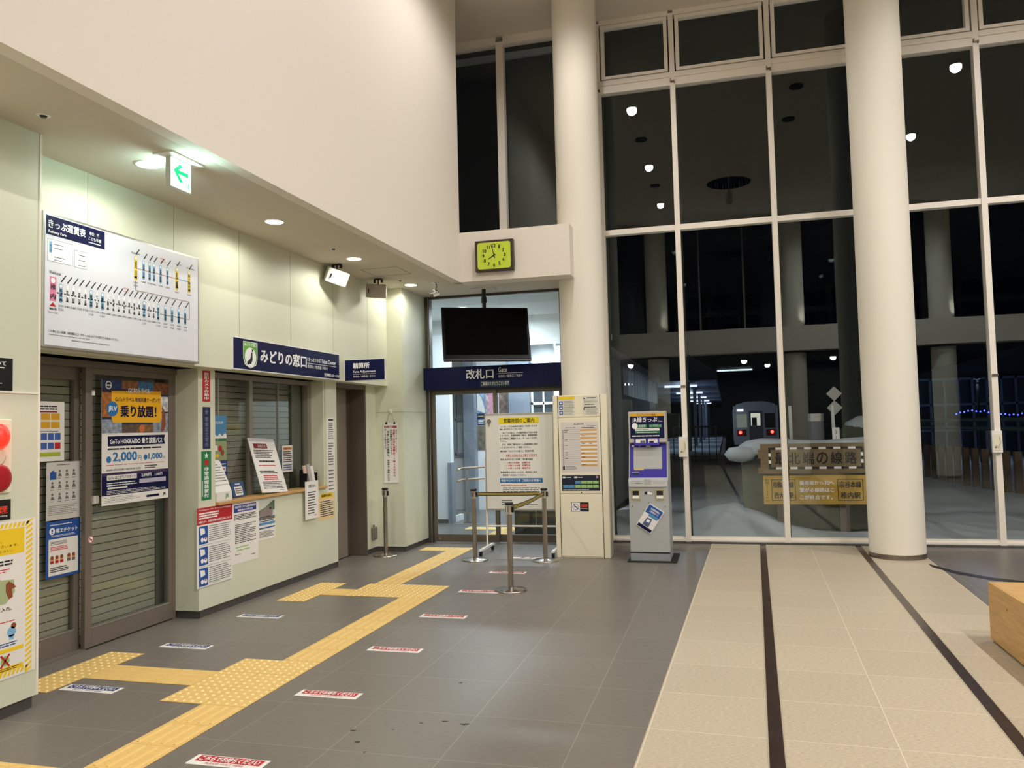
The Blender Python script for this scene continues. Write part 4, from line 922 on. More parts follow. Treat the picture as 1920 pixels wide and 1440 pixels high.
s = wall_sheet('glass_poster', 'olive green poster with small pictures below the blue one on the ticket window', 'poster', -4.845, 6.80, 7.03, 1.39, 1.60, m=mat('olive_print', '#9aa67c', .6), t=.002)
s.rect('green_bar', 0, 0, 1, .1, GREEN, 1); s.text('おトク', .1, .01, .4, .09, WHINK, 2); s.rect('white_shapes', .1, .3, .35, .55, WHINK, 1); s.disc('small_pictures', .55, .45, .03, RED, 1); s.disc('small_pictures', .7, .65, .03, PB, 1); s.rect('white_shapes', .2, .7, .45, .85, YEL, 1); s.done()
s = wall_sheet('glass_poster', 'dark blue poster with a white ticket picture lowest on the left of the ticket window', 'poster', -4.845, 6.80, 7.04, 1.08, 1.385, m=mat('poster_royal', '#1e3f8c', .6), t=.002)
s.lines(.3, .08, .9, .14, 1, WHINK, 1); s.rect('white_ticket', .35, .2, .9, .36, WHINK, 1); s.rect('red_mark', .45, .25, .8, .31, RED, 2); s.lines(.3, .45, .9, .7, 3, WHINK, 1); s.rect('white_ticket', .35, .75, .85, .88, WHINK, 1); s.done()
t = thing('brochure_holder', 'dark holder with pink and white brochures at the right end of the counter', 'brochure holder', (-4.70, 8.40, LT))
MB().box(-.06, -.10, 0, .04, .13, .012).box(-.06, -.10, 0, -.05, .13, .2).box(-.06, -.105, 0, .04, -.10, .16).box(-.06, .13, 0, .04, .135, .16).build('holder', BLACK, t)
for i, (y, h_, m_) in enumerate(((-.07, .24, mat('brochure_pink', '#d8b4a8', .6)), (.0, .25, mat('brochure_grey', '#b9b2b0', .6)), (.065, .23, WPAPER))):
    MB().mbox(.012, .06, h_, Matrix.Translation((-.0+i*.008, y, h_/2+.012)) @ Matrix.Rotation(-.12, 4, 'Y') @ Matrix.Rotation(.08, 4, 'X')).build('brochures', m_, t)

# ================================================================= NEAR THE GATE
s = front_sheet('hanging_banner', 'narrow white vertical banner with red top line hanging from a hook by the gate', 'banner', 10.145, -4.53, -4.325, .93, 1.745, t=.006)
s.rect('red_heading', .06, .05, .94, .09, mat('banner_maroon', '#8c1a22', .6), 1); s.text('お願い', .12, .055, .88, .085, WHINK, 2)
s.text('当駅では改札業務は17時50分から', .66, .11, .84, .90, REDINK, 1, vert=True, bold=.03); s.text('翌日4時20分まで', .86, .11, .98, .5, INK, 1, vert=True)
s.text('改札業務は行っていません。', .46, .11, .62, .55, INK, 1, vert=True, bold=.03); s.text('列車ご利用のお客様は、', .24, .13, .40, .60, INK, 1, vert=True, bold=.03); s.text('時刻表をご確認いただき', .24, .61, .40, .97, INK, 1, vert=True, bold=.03); s.text('ホームでお待ち下さい。', .05, .10, .20, .46, INK, 1, vert=True, bold=.03)
s.rect('bottom_rod', -.02, .975, 1.02, 1.0, WPLAS, 3)
Z0 = s.z0; bl = MB().tube([(.04, 0, .004), (.1025, .165, .004), (.165, 0, .004)], .002, 6).build('cord', GINK, s.p); MB().box(.03, -.02, .006, .055, .01, .012).box(.15, -.02, .006, .175, .01, .012).build('clips', BLACK, s.p)
s.done()
t = thing('wall_hook', 'small white hook on the wall above the hanging banner', 'hook', (-4.427, 10.149, 1.905)); MB().box(-.018, -.012, -.025, .018, 0, .025).build('plate', WPLAS, t, .003); MB().tube([(0, -.012, .0), (0, -.022, -.01), (0, -.02, -.0)], .004).build('prong', WPLAS, t)
t = thing('wall_outlet_cover', 'small brown rounded box low on the wall next to the brown door', 'outlet box', (-4.65, 10.0, .18)); MB().box(0, -.05, 0, .05, .06, .17).build('box', mat('outlet_grey', '#7a7368', .5), t, .015); MB().tube([(.02, 0, .17), (.02, 0, .2)], .008).build('conduit', BLACK, t)

def stanchion(x, y, label, z=.885, black=True):
    t = thing('belt_stanchion', label, 'stanchion', (x, y, 0))
    MB().lathe((0, 0, 0), [(.165, 0), (.165, .010), (.155, .016), (.06, .026), (.035, .034)], 40).build('base', STEEL, t)
    MB().cyl((0, 0, .03), (0, 0, z-.12), .0275, n=24).build('pole', STEEL, t)
    MB().lathe((0, 0, z-.12), [(.032, 0), (.034, .02), (.034, .095)], 24).build('belt_head', CHROME, t)
    MB().box(-.012, -.038, z-.095, .012, .038, z-.035).box(-.038, -.012, z-.095, .038, .012, z-.035).build('belt_slots', STEEL, t)
    MB().lathe((0, 0, z-.027), [(.036, 0), (.042, .004), (.042, .024), (.036, .028)], 24).build('cap', BLACK, t)
    if black: MB().box(.02, -.012, z-.10, .05, .012, z-.04).build('belt_end', BLACK, t, .004)
    return t
stanchion(-4.385, 9.83, 'steel belt stanchion standing alone by the hanging banner')
stanchion(-3.09, 9.62, 'steel belt stanchion at the left end of the belt before the whiteboard')
stanchion(-2.20, 9.67, 'steel belt stanchion at the corner where the two belts meet')
stanchion(-2.165, 7.90, 'steel belt stanchion nearest the camera, in the middle of the grey floor')
BG = mat('belt_gold', '#9c8a3a', .7)
def belt(p0, p1, sag, label):
    p0 = Vector(p0); p1 = Vector(p1); d = (p1-p0); n = 14; L_ = d.length; u = d.normalized(); nrm = Vector((u.y, -u.x, 0))
    t = thing('stanchion_belt', label, 'barrier belt', tuple(p0))
    def strip(za, zb, th, part, m):
        vs = []
        for i in range(n+1):
            k = i/n; c = d*k+Vector((0, 0, -sag*4*k*(1-k)))
            for z in (za, zb):
                for s_ in (-1, 1): vs.append(c+nrm*th*s_+Vector((0, 0, z)))
        b = MB()
        for i in range(n):
            a = 4*i; e = 4*(i+1); b.add([vs[a], vs[a+1], vs[a+3], vs[a+2], vs[e], vs[e+1], vs[e+3], vs[e+2]], [(0, 4, 7, 3), (1, 2, 6, 5), (3, 7, 6, 2), (0, 1, 5, 4)])
        b.build(part, m, t)
    strip(-.024, .024, .001, 'webbing', BLACK); strip(-.013, .013, .0016, 'gold_stripe', BG)
belt((-3.035, 9.622, .825), (-2.25, 9.67, .825), .006, 'black and gold belt stretched level before the whiteboard')
belt((-2.165, 7.94, .825), (-2.2, 9.63, .825), .02, 'black and gold belt running from the nearest stanchion back to the corner one')

# whiteboard
t = thing('rolling_whiteboard', 'white rolling board with opening hours notice behind the belt stanchions', 'whiteboard', (-2.635, 10.2, 0))
MB().box(-.46, -.012, .575, .46, .012, 1.82).build('board', mat('board_white', '#e4e2da', .3), t)
MB().box(-.465, -.02, .56, .465, .02, .585).box(-.465, -.02, 1.81, .465, .02, 1.83).box(-.465, -.02, .585, -.45, .02, 1.81).box(.45, -.02, .585, .465, .02, 1.81).build('frame', ALU, t, .003)
for s_ in (-1, 1):
    MB().tube([(s_*.475, .03, .06), (s_*.475, .03, 1.25)], .013, 10).build('leg', SASH, t)
    MB().mbox(.035, .62, .03, Matrix.Translation((s_*.475, .0, .075))).build('foot', WPLAS, t, .004)
    for y in (-.27, .27): MB().cyl((s_*.475-.015, y, .032), (s_*.475+.015, y, .032), .032).build('caster', BLACK, t)
MB().tube([(-.475, .03, .35), (.475, .03, .35)], .011, 8).build('cross_bar', SASH, t)
MB().cyl((-.40, -.012, 1.73), (-.40, -.03, 1.73), .028).box(-.404, -.028, 1.66, -.396, -.022, 1.70).build('knob', STEEL, t)
q = Sheet('opening_hours_notice', None, None, (0, 0, 0), AX, AZ, .56, 1.17, mat('notice_white', '#ecebe4', .6), .001, parent=t); q.p.matrix_world = Matrix.Identity(4); q.p.location = (-.27, -.0125, 1.785); q.p.rotation_euler = (PI/2, 0, 0)
q.rect('yellow_heading', 0, .01, .97, .082, mat('heading_yellow', '#f0d818', .6), 1); q.text('営業時間のご案内', .12, .02, .86, .072, INK, 2, bold=.02)
for y, tx, x0, x1, m_ in ((.10, 'いつもＪＲ北海道稚内駅をご利用いただき', .05, .93, INK), (.132, '誠にありがとうございます。', .02, .58, INK), (.172, '「みどりの窓口」の営業時間は下記の時間', .07, .93, INK), (.202, 'となります。営業時間終了後は、駅発車時刻', .02, .93, INK), (.233, 'まで時刻をご確認のうえ、ホームにてお待ち', .02, .93, INK), (.265, '下さい。', .02, .18, INK),
        (.302, 'なお、発車ご案内はホーム直通通路に掲示', .07, .93, INK), (.335, 'しておりますので、ご確認ください。', .02, .76, INK), (.378, '稚内駅「みどりの窓口」営業時間', .02, .83, INK), (.47, '改札を行わない列車【普通列車】', .02, .80, INK),
        (.612, '乗車駅等をお待ちいただき、降車時に車内', .02, .9, INK), (.645, '乗務員へお支払いください。', .07, .64, INK)):
    q.text(tx, x0, y, x1, y+.021, m_, 1, bold=.02)
q.text('６時２０分から１７時５０分まで', .16, .422, .91, .446, REDINK, 1, bold=.04); q.rect('red_rule', .16, .45, .91, .453, REDINK, 1)
for y, a in ((.508, '・ ５時２０分発　名寄行き'), (.538, '・１８時０４分発　名寄行き'), (.568, '・２０時１３分発　幌延行き')): q.text(a, .12, y, .74, y+.02, REDINK, 1, bold=.03)
q.rect('blue_band', 0, .69, 1.03, .742, mat('band_blue', '#1c6fae', .5), 1); q.text('特急サロベツ２号 ご利用のお客様へ', .03, .702, .99, .73, WHINK, 2, bold=.02)
q.lines(.02, .76, .65, .778, 1, mat('orange_ink', '#c8683a', .7), 1); q.lines(.06, .79, .95, .85, 3, INK, 1, fill=.45); q.lines(.02, .858, .85, .876, 1, MATS['orange_ink'], 1); q.lines(.02, .93, .3, .99, 3, INK, 1, fill=.4); q.lines(.3, .975, .9, .99, 1, INK, 1, fill=.5); q.done()

# timetable pylon
t = thing('timetable_board', 'tall cream timetable board standing in front of the left column', 'timetable board', (-1.78, 9.95, 0))
prof = [(-.345, .02), (-.345, .24), (-.27, .29), (.27, .29), (.345, .24), (.345, .02), (.335, 0), (-.335, 0)]
MB().prism(list(reversed(prof)), 0, 2.03, 'z').build('body', CREAMP, t, .004)
b = MB()
for x in (-.275, .262): b.box(x-.004, -.0015, 0, x+.004, .004, 2.03)
b.build('side_grooves', BLACK, t)
MB().box(-.27, -.010, 1.755, .255, 0, 2.025).build('upper_panel', CREAMP, t, .002)
MB().box(-.27, -.012, .80, .255, 0, 1.735).build('poster_frame', CREAMP, t, .002)
MB().box(-.27, -.010, .02, .255, 0, .785).build('lower_panel', CREAMP, t, .002)
def face(name, x0, x1, z0, z1, m, y=-.012, pt=t):
    q = Sheet(name, None, None, (0, 0, 0), AX, AZ, x1-x0, z1-z0, m, .001, parent=pt); q.p.matrix_world = Matrix.Identity(4); q.p.location = (x0, y, z1); q.p.rotation_euler = (PI/2, 0, 0); return q
q = face('safety_leaflet', -.265, -.055, 1.77, 2.015, mat('leaflet_cream', '#dcd8c8', .6), -.010)
q.rect('yellow_heading', 0, 0, 1, .16, YEL, 1)
for i in range(3): q.rect('blue_pictures', .05, .24+i*.25, .27, .44+i*.25, BLUE, 1); q.disc('white_shapes', .16, .34+i*.25, .012, WHINK, 2)
q.lines(.33, .22, .95, .95, 12, GINK, 1, fill=.35); q.done()
q = face('caution_leaflet', .045, .245, 1.77, 2.015, mat('leaflet_cream', '#dcd8c8', .6), -.010)
q.poly('warning_triangle', [(.12, .06), (.2, .16), (.04, .16)], INK, 1); q.lines(.24, .08, .95, .13, 1, INK, 1, fill=.8); q.lines(.1, .2, .95, .35, 3, GINK, 1, fill=.3); q.lines(.15, .42, .8, .46, 1, INK, 1, fill=.8); q.lines(.1, .55, .9, .6, 1, INK, 1, fill=.8); q.rect('small_icon', .05, .63, .15, .72, INK, 1); q.lines(.2, .64, .95, .95, 6, GINK, 1, fill=.35); q.done()
q = face('timetable_sheet', -.245, .235, 1.06, 1.69, mat('timetable_paper', '#d9d2cc', .5))
q.text('稚内駅時刻表', .36, .03, .62, .055, INK, 1, bold=.03); q.lines(.7, .07, .95, .085, 1, INK, 1); q.lines(.12, .1, .45, .125, 1, INK, 1); q.lines(.55, .1, .9, .125, 1, INK, 1)
q.rect('number_column', .035, .145, .085, .87, mat('grey_column', '#c7c2bf', .6), 1)
for i in range(19):
    y = .145+i*.0385
    q.rect('orange_rows' if i % 2 == 0 else 'white_rows', .52, y, .95, y+.0385, ORANGE if i % 2 == 0 else WPAPER, 1); q.rect('row_lines', .09, y, .52, y+.0025, GINK, 1); q.text(str(i+5), .045, y+.008, .075, y+.03, INK, 2)
for x_, y_ in ((.1, .155), (.1, .19), (.1, .34), (.1, .45), (.1, .60), (.1, .64), (.1, .71), (.55, .27), (.55, .42), (.75, .42), (.55, .61), (.55, .69), (.55, .84)): q.lines(x_, y_, x_+.1, y_+.015, 1, INK, 2, fill=.8)
q.rect('dark_block', .035, .875, .09, .95, INK, 1); q.lines(.12, .875, .4, .94, 3, GINK, 1); q.done()
q = face('departure_panel', -.245, .235, .83, 1.025, mat('panel_navy', '#111a30', .3))
q.rect('green_cells', .34, .36, .97, .54, mat('cell_green', '#9cc47a', .5), 1); q.rect('green_cells', .34, .62, .97, .80, MATS['cell_green'], 1); q.rect('blue_cells', .34, .36, .49, .54, SKYB, 2); q.rect('blue_cells', .03, .62, .33, .80, SKYB, 1)
for i in range(1, 7): q.rect('cell_gaps', .025+i*.157, .34, .035+i*.157, .82, MATS['panel_navy'], 3)
q.rect('white_tags', .02, .08, .10, .18, WHINK, 1); q.rect('white_tags', .33, .08, .41, .18, WHINK, 1); q.lines(.12, .1, .28, .16, 1, WHINK, 1, fill=.8); q.lines(.43, .1, .55, .16, 1, WHINK, 1, fill=.8); q.lines(.03, .9, .75, .95, 1, WHINK, 1, fill=.7); q.rect('white_tags', .91, .06, .96, .18, PINK, 1); q.done()
q = face('no_smoking_label', -.135, .085, .575, .69, BLACK, -.010)
q.rect('white_half', .03, .05, .5, .95, WHINK, 1); q.ring('no_smoking_ring', .26, .5, .04, .006, INK, 2); q.poly('no_smoking_ring', [(.12, .30), (.15, .24), (.40, .72), (.37, .78)], INK, 2); q.rect('cigarette', .17, .46, .35, .54, INK, 2)
q.text('禁煙', .56, .22, .93, .52, MATS['sign_red_bright'], 1, bold=.04); q.text('No smoking', .56, .62, .93, .76, WHINK, 1); q.done()
o = MB().cyl((0, -.013, .81), (0, -.010, .81), .008).build('lock', BLACK, t)

# ticket machine
MG = mat('machine_grey', '#aeb0ae', .5, .0); PUR = mat('machine_purple', '#2d2296', .4)
t = thing('ticket_machine', 'grey ticket vending machine with purple screen panel standing before the window', 'ticket machine', (-.935, 9.75, 0))
MB().box(-.27, -.06, 0, .31, .62, .012).build('floor_mat', mat('mat_black', '#151515', .7), t)
MB().box(-.235, -.01, .012, .235, .5, .10).build('plinth', mat('machine_plinth', '#8f9296', .5), t, .004)
MB().prism([(0, .115), (.5, .115), (.5, 1.42), (.17, 1.42), (.045, 1.0), (-.02, .965), (-.015, .93), (0, .9)], -.235, .235, 'x').build('cabinet', MG, t, .004)
MB().box(-.225, .1, 1.42, .225, .35, 1.80).build('header_box', mat('machine_light', '#b9b6ae', .45), t, .006)
q = face('header_display', -.205, .205, 1.47, 1.775, NAVY, .098, t)
q.rect('yellow_band', 0, 0, 1, .12, mat('band_amber', '#d9a81e', .5), 1); q.text('クレジットカード専用', .22, .02, .75, .1, DRED, 2, bold=.02)
q.text('JR線きっぷ', .07, .15, .80, .38, WHINK, 1, bold=.012); q.text('Tickets', .82, .29, .95, .35, WHINK, 1); q.disc('white_disc', .14, .5, .036, WHINK, 1); q.rect('green_tags', .22, .44, .50, .57, GREEN, 1); q.text('指定席', .26, .45, .46, .56, WHINK, 2); q.rect('green_tags', .56, .44, .93, .57, GREEN, 1); q.text('おトクなきっぷ', .58, .46, .91, .55, WHINK, 2)
q.rect('white_band', .15, .60, .86, .70, WPAPER, 1); q.lines(.18, .62, .6, .68, 1, GREEN, 2); q.rect('green_band', .15, .72, .86, .80, GREEN, 1); q.lines(.2, .74, .8, .78, 1, WHINK, 2); q.lines(.05, .85, .95, .95, 1, WHINK, 1, fill=.4); q.done()
# sloping console: local frame on the slope
def slope(name, x0, x1, a0, a1, m, th=.003, lift=0.0):
    p0 = Vector((0, .045, 1.0)); p1 = Vector((0, .17, 1.42)); d_ = (p1-p0).normalized(); nn = Vector((0, -d_.z, d_.y))
    L_ = (p1-p0).length; q = Sheet(name, None, None, (0, 0, 0), AX, AZ, x1-x0, (a1-a0)*L_, m, th, parent=t); o_ = p0+d_*(a1*L_)+nn*lift
    q.p.matrix_local = Matrix(((1, 0, 0, x0), (0, d_.y, nn.y, o_.y), (0, d_.z, nn.z, o_.z), (0, 0, 0, 1))); return q
q = slope('console_panel', -.222, .222, .0, .97, PUR)
for x_ in (.09, .27): q.disc('button_marks', x_, .07, .014, WHINK, 1)
q.ring('button_marks', .27, .07, .016, .006, PUR, 2); q.rect('white_icon', .44, .04, .57, .1, WHINK, 1); q.rect('card_slot', .08, .87, .24, .93, BLACK, 1); q.lines(.06, .83, .3, .85, 1, WHINK, 1)
q.rect('yellow_label', .12, .755, .38, .785, YEL, 2); q.done()
q = slope('touch_screen', -.175, .165, .24, .86, mat('screen_grey', '#aeb0ac', .15), .002, .003); q.done()
MB().mbox(.3, .02, .105, Matrix.Translation((-.01, .10, 1.435)) @ Matrix.Rotation(-.25, 4, 'X')).build('card_reader', PUR, t, .004)
q = face('reader_labels', -.14, -.02, 1.405, 1.465, WPAPER, .086, t); q.rect('dark_block', .45, .3, .95, .9, GINK, 1); q.done()
q = face('reader_labels', .01, .12, 1.405, 1.465, WPAPER, .086, t); q.lines(.1, .1, .9, .3, 1, REDINK, 1); q.rect('dark_block', .1, .45, .6, .8, INK, 1); q.done()
q = face('instruction_strip', -.228, .228, .90, .955, mat('strip_white', '#c9c9c4', .5), -.021, t)
q.text('きっぷ・領収書取出口', .04, .15, .36, .5, INK, 1); q.text('クレジットカード', .64, .15, .95, .5, INK, 1); q.rect('thumb_notch', .40, -.5, .58, .7, MG, 1); q.done()
for x_ in (-.15, .135):
    MB().box(x_-.055, -.008, .735, x_+.055, 0, .865).build('slot_surround', mat('slot_beige', '#b3aa7e', .5), t, .003)
    MB().box(x_-.038, -.010, .755, x_+.038, -.008, .845).build('slot_opening', BLACK, t)
    MB().prism([(-.016, .755), (-.008, .755), (-.008, .79), (-.012, .79)], x_-.038, x_+.038, 'x').build('slot_lip', WPLAS, t)
q = face('card_symbols', -.05, .05, .79, .84, mat('symbol_plate', '#a0a0a0', .5), 0, t); q.rect('black_symbol', .05, .1, .35, .8, INK, 1); q.disc('white_symbol', .55, .45, .018, WHINK, 1); q.rect('white_symbol', .72, .3, .95, .8, WHINK, 1); q.done()
for x_, z_ in ((-.195, .665), (.195, .66), (0, .70)): MB().cyl((x_, -.004, z_), (x_, 0, z_), .009).build('lock', CHROME, t)
MB().box(-.235, -.002, .10, .235, 0, .115).build('shadow_gap', BLACK, t)
MB().box(.235, .04, .12, .236, .46, .96).build('side_panel', mat('machine_side', '#9a9c9e', .5, .0), t)
t2 = thing('hanging_brochure', 'blue and white brochure hung crooked on the front of the ticket machine', 'brochure', (-.935+.01, 9.75-.012, .515)); t2.rotation_euler = (0, math.radians(33), 0)
MB().box(-.10, 0, -.155, .10, .010, .155).build('clear_pocket', WPLAS, t2, .002)
q = face('brochure_cover', -.092, .092, -.147, .147, WPAPER, 0, t2)
q.rect('blue_top', 0, 0, 1, .36, BLUE, 1); q.text('指定席券売機の', .22, .08, .85, .16, WHINK, 2, bold=.03); q.text('ご利用ガイド', .22, .19, .85, .27, WHINK, 2, bold=.03); q.rect('light_blue_bar', .3, .31, .95, .44, SKYB, 2); q.poly('machine_picture', [(.3, .52), (.65, .48), (.7, .85), (.25, .85)], mat('picture_slate', '#4a5a78', .5), 2); q.rect('white_square', .38, .56, .58, .68, WHINK, 3); q.rect('navy_foot', 0, .87, 1, 1, NAVY, 1); q.done()

# boxes on the mullions
for x_, lb in ((-.585, 'white door operator box on the mullion behind the ticket machine'), (3.265, 'white door operator box on the mullion right of the front column')):
    t = thing('operator_box', lb, 'control box', (x_, F0, 1.18)); MB().box(-.06, -.05, 0, .055, 0, .275).build('box', WPLAS, t, .004); MB().box(-.045, -.054, .03, .04, -.05, .24).build('cover', CREAMP, t, .002)
    MB().box(-.035, -.056, .06, -.015, -.054, .08).build('button', GINK, t); MB().tube([(.02, -.056, .2), (.03, -.062, .13), (.0, -.062, .06), (-.02, -.056, .1)], .002, 6).build('cord', GINK, t)
    t = thing('mullion_latch', 'small metal latch on the mullion, above the '+lb[6:23]+(' behind the ticket machine' if x_ < 0 else ' right of the front column'), 'latch', (x_+.02, F0, 2.14)); MB().box(-.03, -.02, 0, .04, 0, .03).build('catch', STEEL, t, .002)

# ================================================================= BENCH
t = thing('wooden_bench', 'light oak block bench at the right edge of the photo', 'bench', (2.11, 5.0, 0))
MB().box(-.27, -1.6, 0, .4, 1.6, .03).build('plinth', BLACK, t)
MB().box(-.30, -1.65, .02, -.275, 1.65, .43).box(-.275, 1.625, .02, .45, 1.65, .43).box(-.275, -1.65, .02, .45, -1.625, .43).box(.45, -1.65, .02, .475, 1.65, .43).build('side_board', WOOD, t, .002)
MB().box(-.275, -1.625, .405, .45, 1.625, .4301).build('seat_top', WOODT, t)
b = MB()
for y_ in (-1.2, -.5, .1, .75, 1.25): b.cyl((-.3005, y_, .31), (-.299, y_, .31), .009, n=12)
b.build('screw_hole', BLACK, t)

# ================================================================= GATE DOOR AND CORRIDOR
GY = 11.05
d = struct('door_3', MB().box(-4.27, GY-.03, 0, -4.17, GY+.09, LZ).box(-2.22, GY-.03, 0, -2.13, GY+.06, LZ).box(-4.17, GY-.01, 3.555, -2.22, GY+.06, LZ).box(-4.17, GY-.02, 2.19, -2.22, GY+.06, 2.54), mat('gate_frame_dark', '#4a453f', .45, .3))
MB().box(-4.19, GY-.032, 0, -4.185, GY-.028, LZ).build('bright_edge', ALU, d)
MB().box(-4.17, GY+.01, 2.54, -2.22, GY+.02, 3.555).build('transom_glass', DGLASS, d)
for a, c in ((-4.165, -3.18), (-3.23, -2.22)):
    yy = GY+.0 if a < -4 else GY+.045
    f = MB().box(a, yy, .012, a+.05, yy+.035, 2.19).box(c-.05, yy, .012, c, yy+.035, 2.19).box(a+.05, yy, .012, c-.05, yy+.035, .12).box(a+.05, yy, 2.14, c-.05, yy+.035, 2.19)
    o = f.build('door_leaf', mat('gate_leaf_bronze', '#6a6054', .45, .3), d, .002)
    MB().box(a+.05, yy+.012, .12, c-.05, yy+.018, 2.14).build('glass', DGLASS, o)
MB().box(-4.10, GY-.006, .04, -4.06, GY, .08).build('door_stop', CHROME, d, .006)
CW = mat('corridor_white', '#e3e7ea', .6); CG = mat('corridor_pillar', '#7f8896', .5); CGR = mat('corridor_dark_glass', '#39424c', .2)
struct('wall_corridor', MB().box(-5.6, 13.3, 0, -4.68, 13.45, 3.3).box(-5.35, 11.1, 0, -5.25, 13.3, 3.3).box(-4.95, 11.1, 0, -4.3, 11.2, LZ).box(-6, 15.5, 0, -3.0, 15.6, 3.3).box(-3.2, 15.3, 0, -3.0, 15.6, 3.3).box(-4.72, 13.45, 0, -4.66, 13.9, .1).box(-2.2, 11.46, 0, -2.12, 15.6, 2.2), CW)
struct('baseboard_corridor', MB().box(-5.25, 13.28, 0, -4.7, 13.3, .07), BASEB)
struct('floor', MB().box(-6, 11.46, -.2, -2.1, 15.6, 0), tile_mat('floor_tile_corridor', '#6c6b68', '#8a857c', -0.83, 3.855, .615, .615, .005, .3, .12, 2.2))
struct('trim_3', MB().box(-4.6, 13.2, 0, -3.15, 13.25, .004), ALU)
CCM = mat('corridor_ceiling', '#d6dad8', .8)
struct('ceiling', MB().box(-6, 11.12, 3.56, -2.1, 13.35, 3.62), CCM)
struct('ceiling', MB().box(-6, 13.45, 3.3, -2.1, 15.6, 3.4), CCM)
struct('trim_5', MB().box(-6, 13.35, 3.05, -2.1, 13.45, 3.62), CCM)
b = MB()
for x0, x1 in ((-5.10, -4.87), (-4.15, -3.83+.1)): b.box(x0, 15.3, 0, x1, 15.5, 3.3)
b.box(-4.73, 13.26, 0, -4.66, 13.46, 1.05)
struct('trim_4', b, CG)
# windows of the back wall of the corridor
def corridor_window(n, x0, x1, z0, z1, nx, nz, fr):
    b = MB().box(x0, 15.42, z0, x1, 15.5, z0+.05).box(x0, 15.42, z1-.05, x1, 15.5, z1).box(x0, 15.42, z0, x0+.04, 15.5, z1).box(x1-.04, 15.42, z0, x1, 15.5, z1)
    for i in range(1, nx): b.box(x0+(x1-x0)*i/nx-.015, 15.42, z0, x0+(x1-x0)*i/nx+.015, 15.5, z1)
    for i in range(1, nz): b.box(x0, 15.42, z0+(z1-z0)*i/nz-.025, x1, 15.5, z0+(z1-z0)*i/nz+.025)
    w = struct('window_%d' % n, b, fr); MB().box(x0+.02, 15.47, z0+.02, x1-.02, 15.49, z1-.02).build('pane', CGR if nx > 1 else mat('frosted_pane', '#b4bab8', .3), w)
corridor_window(15, -5.33, -5.10, 1.1, 2.55, 1, 2, CG)
corridor_window(16, -3.72, -3.22, 1.3, 2.9, 2, 2, CW)
PO = [(-4.86, -4.70, 1.94, 2.55, '#8fb2d2', 'pale blue poster at the top left of the corridor wall'), (-4.86, -4.70, 1.70, 1.93, '#10284e', 'navy poster below the pale blue one in the corridor'), (-4.86, -4.70, 1.2, 1.68, '#6d6657', 'brown grey poster lowest in the left stack of the corridor'),
      (-4.69, -4.46, 1.3, 2.6, '#c9b3bf', 'tall pale pink poster in the corridor'), (-4.40, -4.22, 1.5, 2.6, '#8e7a74', 'poster with many small pictures right of the pink one'), (-4.21, -4.01, 1.5, 2.6, '#37505c', 'dark teal poster with a bottle shape at the end of the corridor')]
for i, (x0, x1, z0, z1, h_, lb) in enumerate(PO):
    s = front_sheet('corridor_poster', lb, 'poster', 15.49, x0, x1, z0, z1, m=mat('corridor_poster_%d' % i, h_, .5, var=.5, vscale=11), t=.006)
    if i == 5: s.poly('bottle_shape', [(.3, .3), (.42, .12), (.58, .12), (.7, .3), (.8, .6), (.2, .6)], mat('bottle_teal', '#4f9a8c', .4), 1); s.disc('purple_glow_shape', .5, .85, .05, mat('poster_purple', '#6a4a9a', .5), 1)
    if i == 3: s.poly('pink_figure', [(.4, .1), (.6, .15), (.65, .5), (.55, .9), (.4, .9), (.35, .5)], PINK, 1)
    if i == 1: s.lines(.1, .15, .8, .3, 1, YEL, 1); s.lines(.1, .5, .9, .9, 3, WHINK, 1)
    if i == 0: s.poly('white_train_shape', [(0, .3), (.6, .5), (1, .9), (1, 1), (0, .9)], WHINK, 1)
    s.done()
t = thing('handrail', 'double steel handrail on posts inside the gate corridor', 'handrail', (-4.4, 13.6, 0))
for z in (.75, .95): MB().tube([(-.12, -.42, z-.02), (-.08, -.3, z), (.5, 0, z+.02), (1.3, .45, z+.05)], .02, 10).build('rail', mat('rail_wood_steel', '#b09a84', .3, .4), t)
for k in (0, .9): MB().tube([(0.0+k, -.27+k*.55, 0), (0.0+k, -.27+k*.55, .93)], .024, 12).build('post', STEEL, t); MB().cyl((k, -.27+k*.55, 0), (k, -.27+k*.55, .012), .07).build('post_foot', STEEL, t)
t = thing('floor_cabinet', 'dark low cabinet inside the gate behind the whiteboard', 'cabinet', (-2.95, 12.1, 0))
MB().box(-.28, 0, 0, .42, .5, .62).build('body', mat('cabinet_dark', '#3a3a34', .15), t, .004); MB().box(-.28, -.01, 0, .42, 0, .12).build('kick_plate', BLACK, t); MB().box(.06, -.006, .13, .066, 0, .6).build('door_gap', ALU, t)
for x_, y_, ln in ((-3.7, 12.6, 1.2), (-3.4, 14.6, 1.5)):
    t = thing('corridor_tube_light', 'bright white tube light on the corridor ceiling, %s one' % ('nearer' if y_ < 13 else 'farther'), 'ceiling light', (x_, y_, 3.56 if y_ < 13.3 else 3.3))
    MB().box(-ln/2, -.06, -.04, ln/2, .06, 0).build('fitting', WPLAS, t); MB().cyl((-ln/2+.03, 0, -.055), (ln/2-.03, 0, -.055), .018, n=12).build('tube', LAMPC, t)
    light('lamp_light', 'AREA', (0, 0, -.09), 75, (.80, .90, 1.0), t, sx=ln, sy=.1)

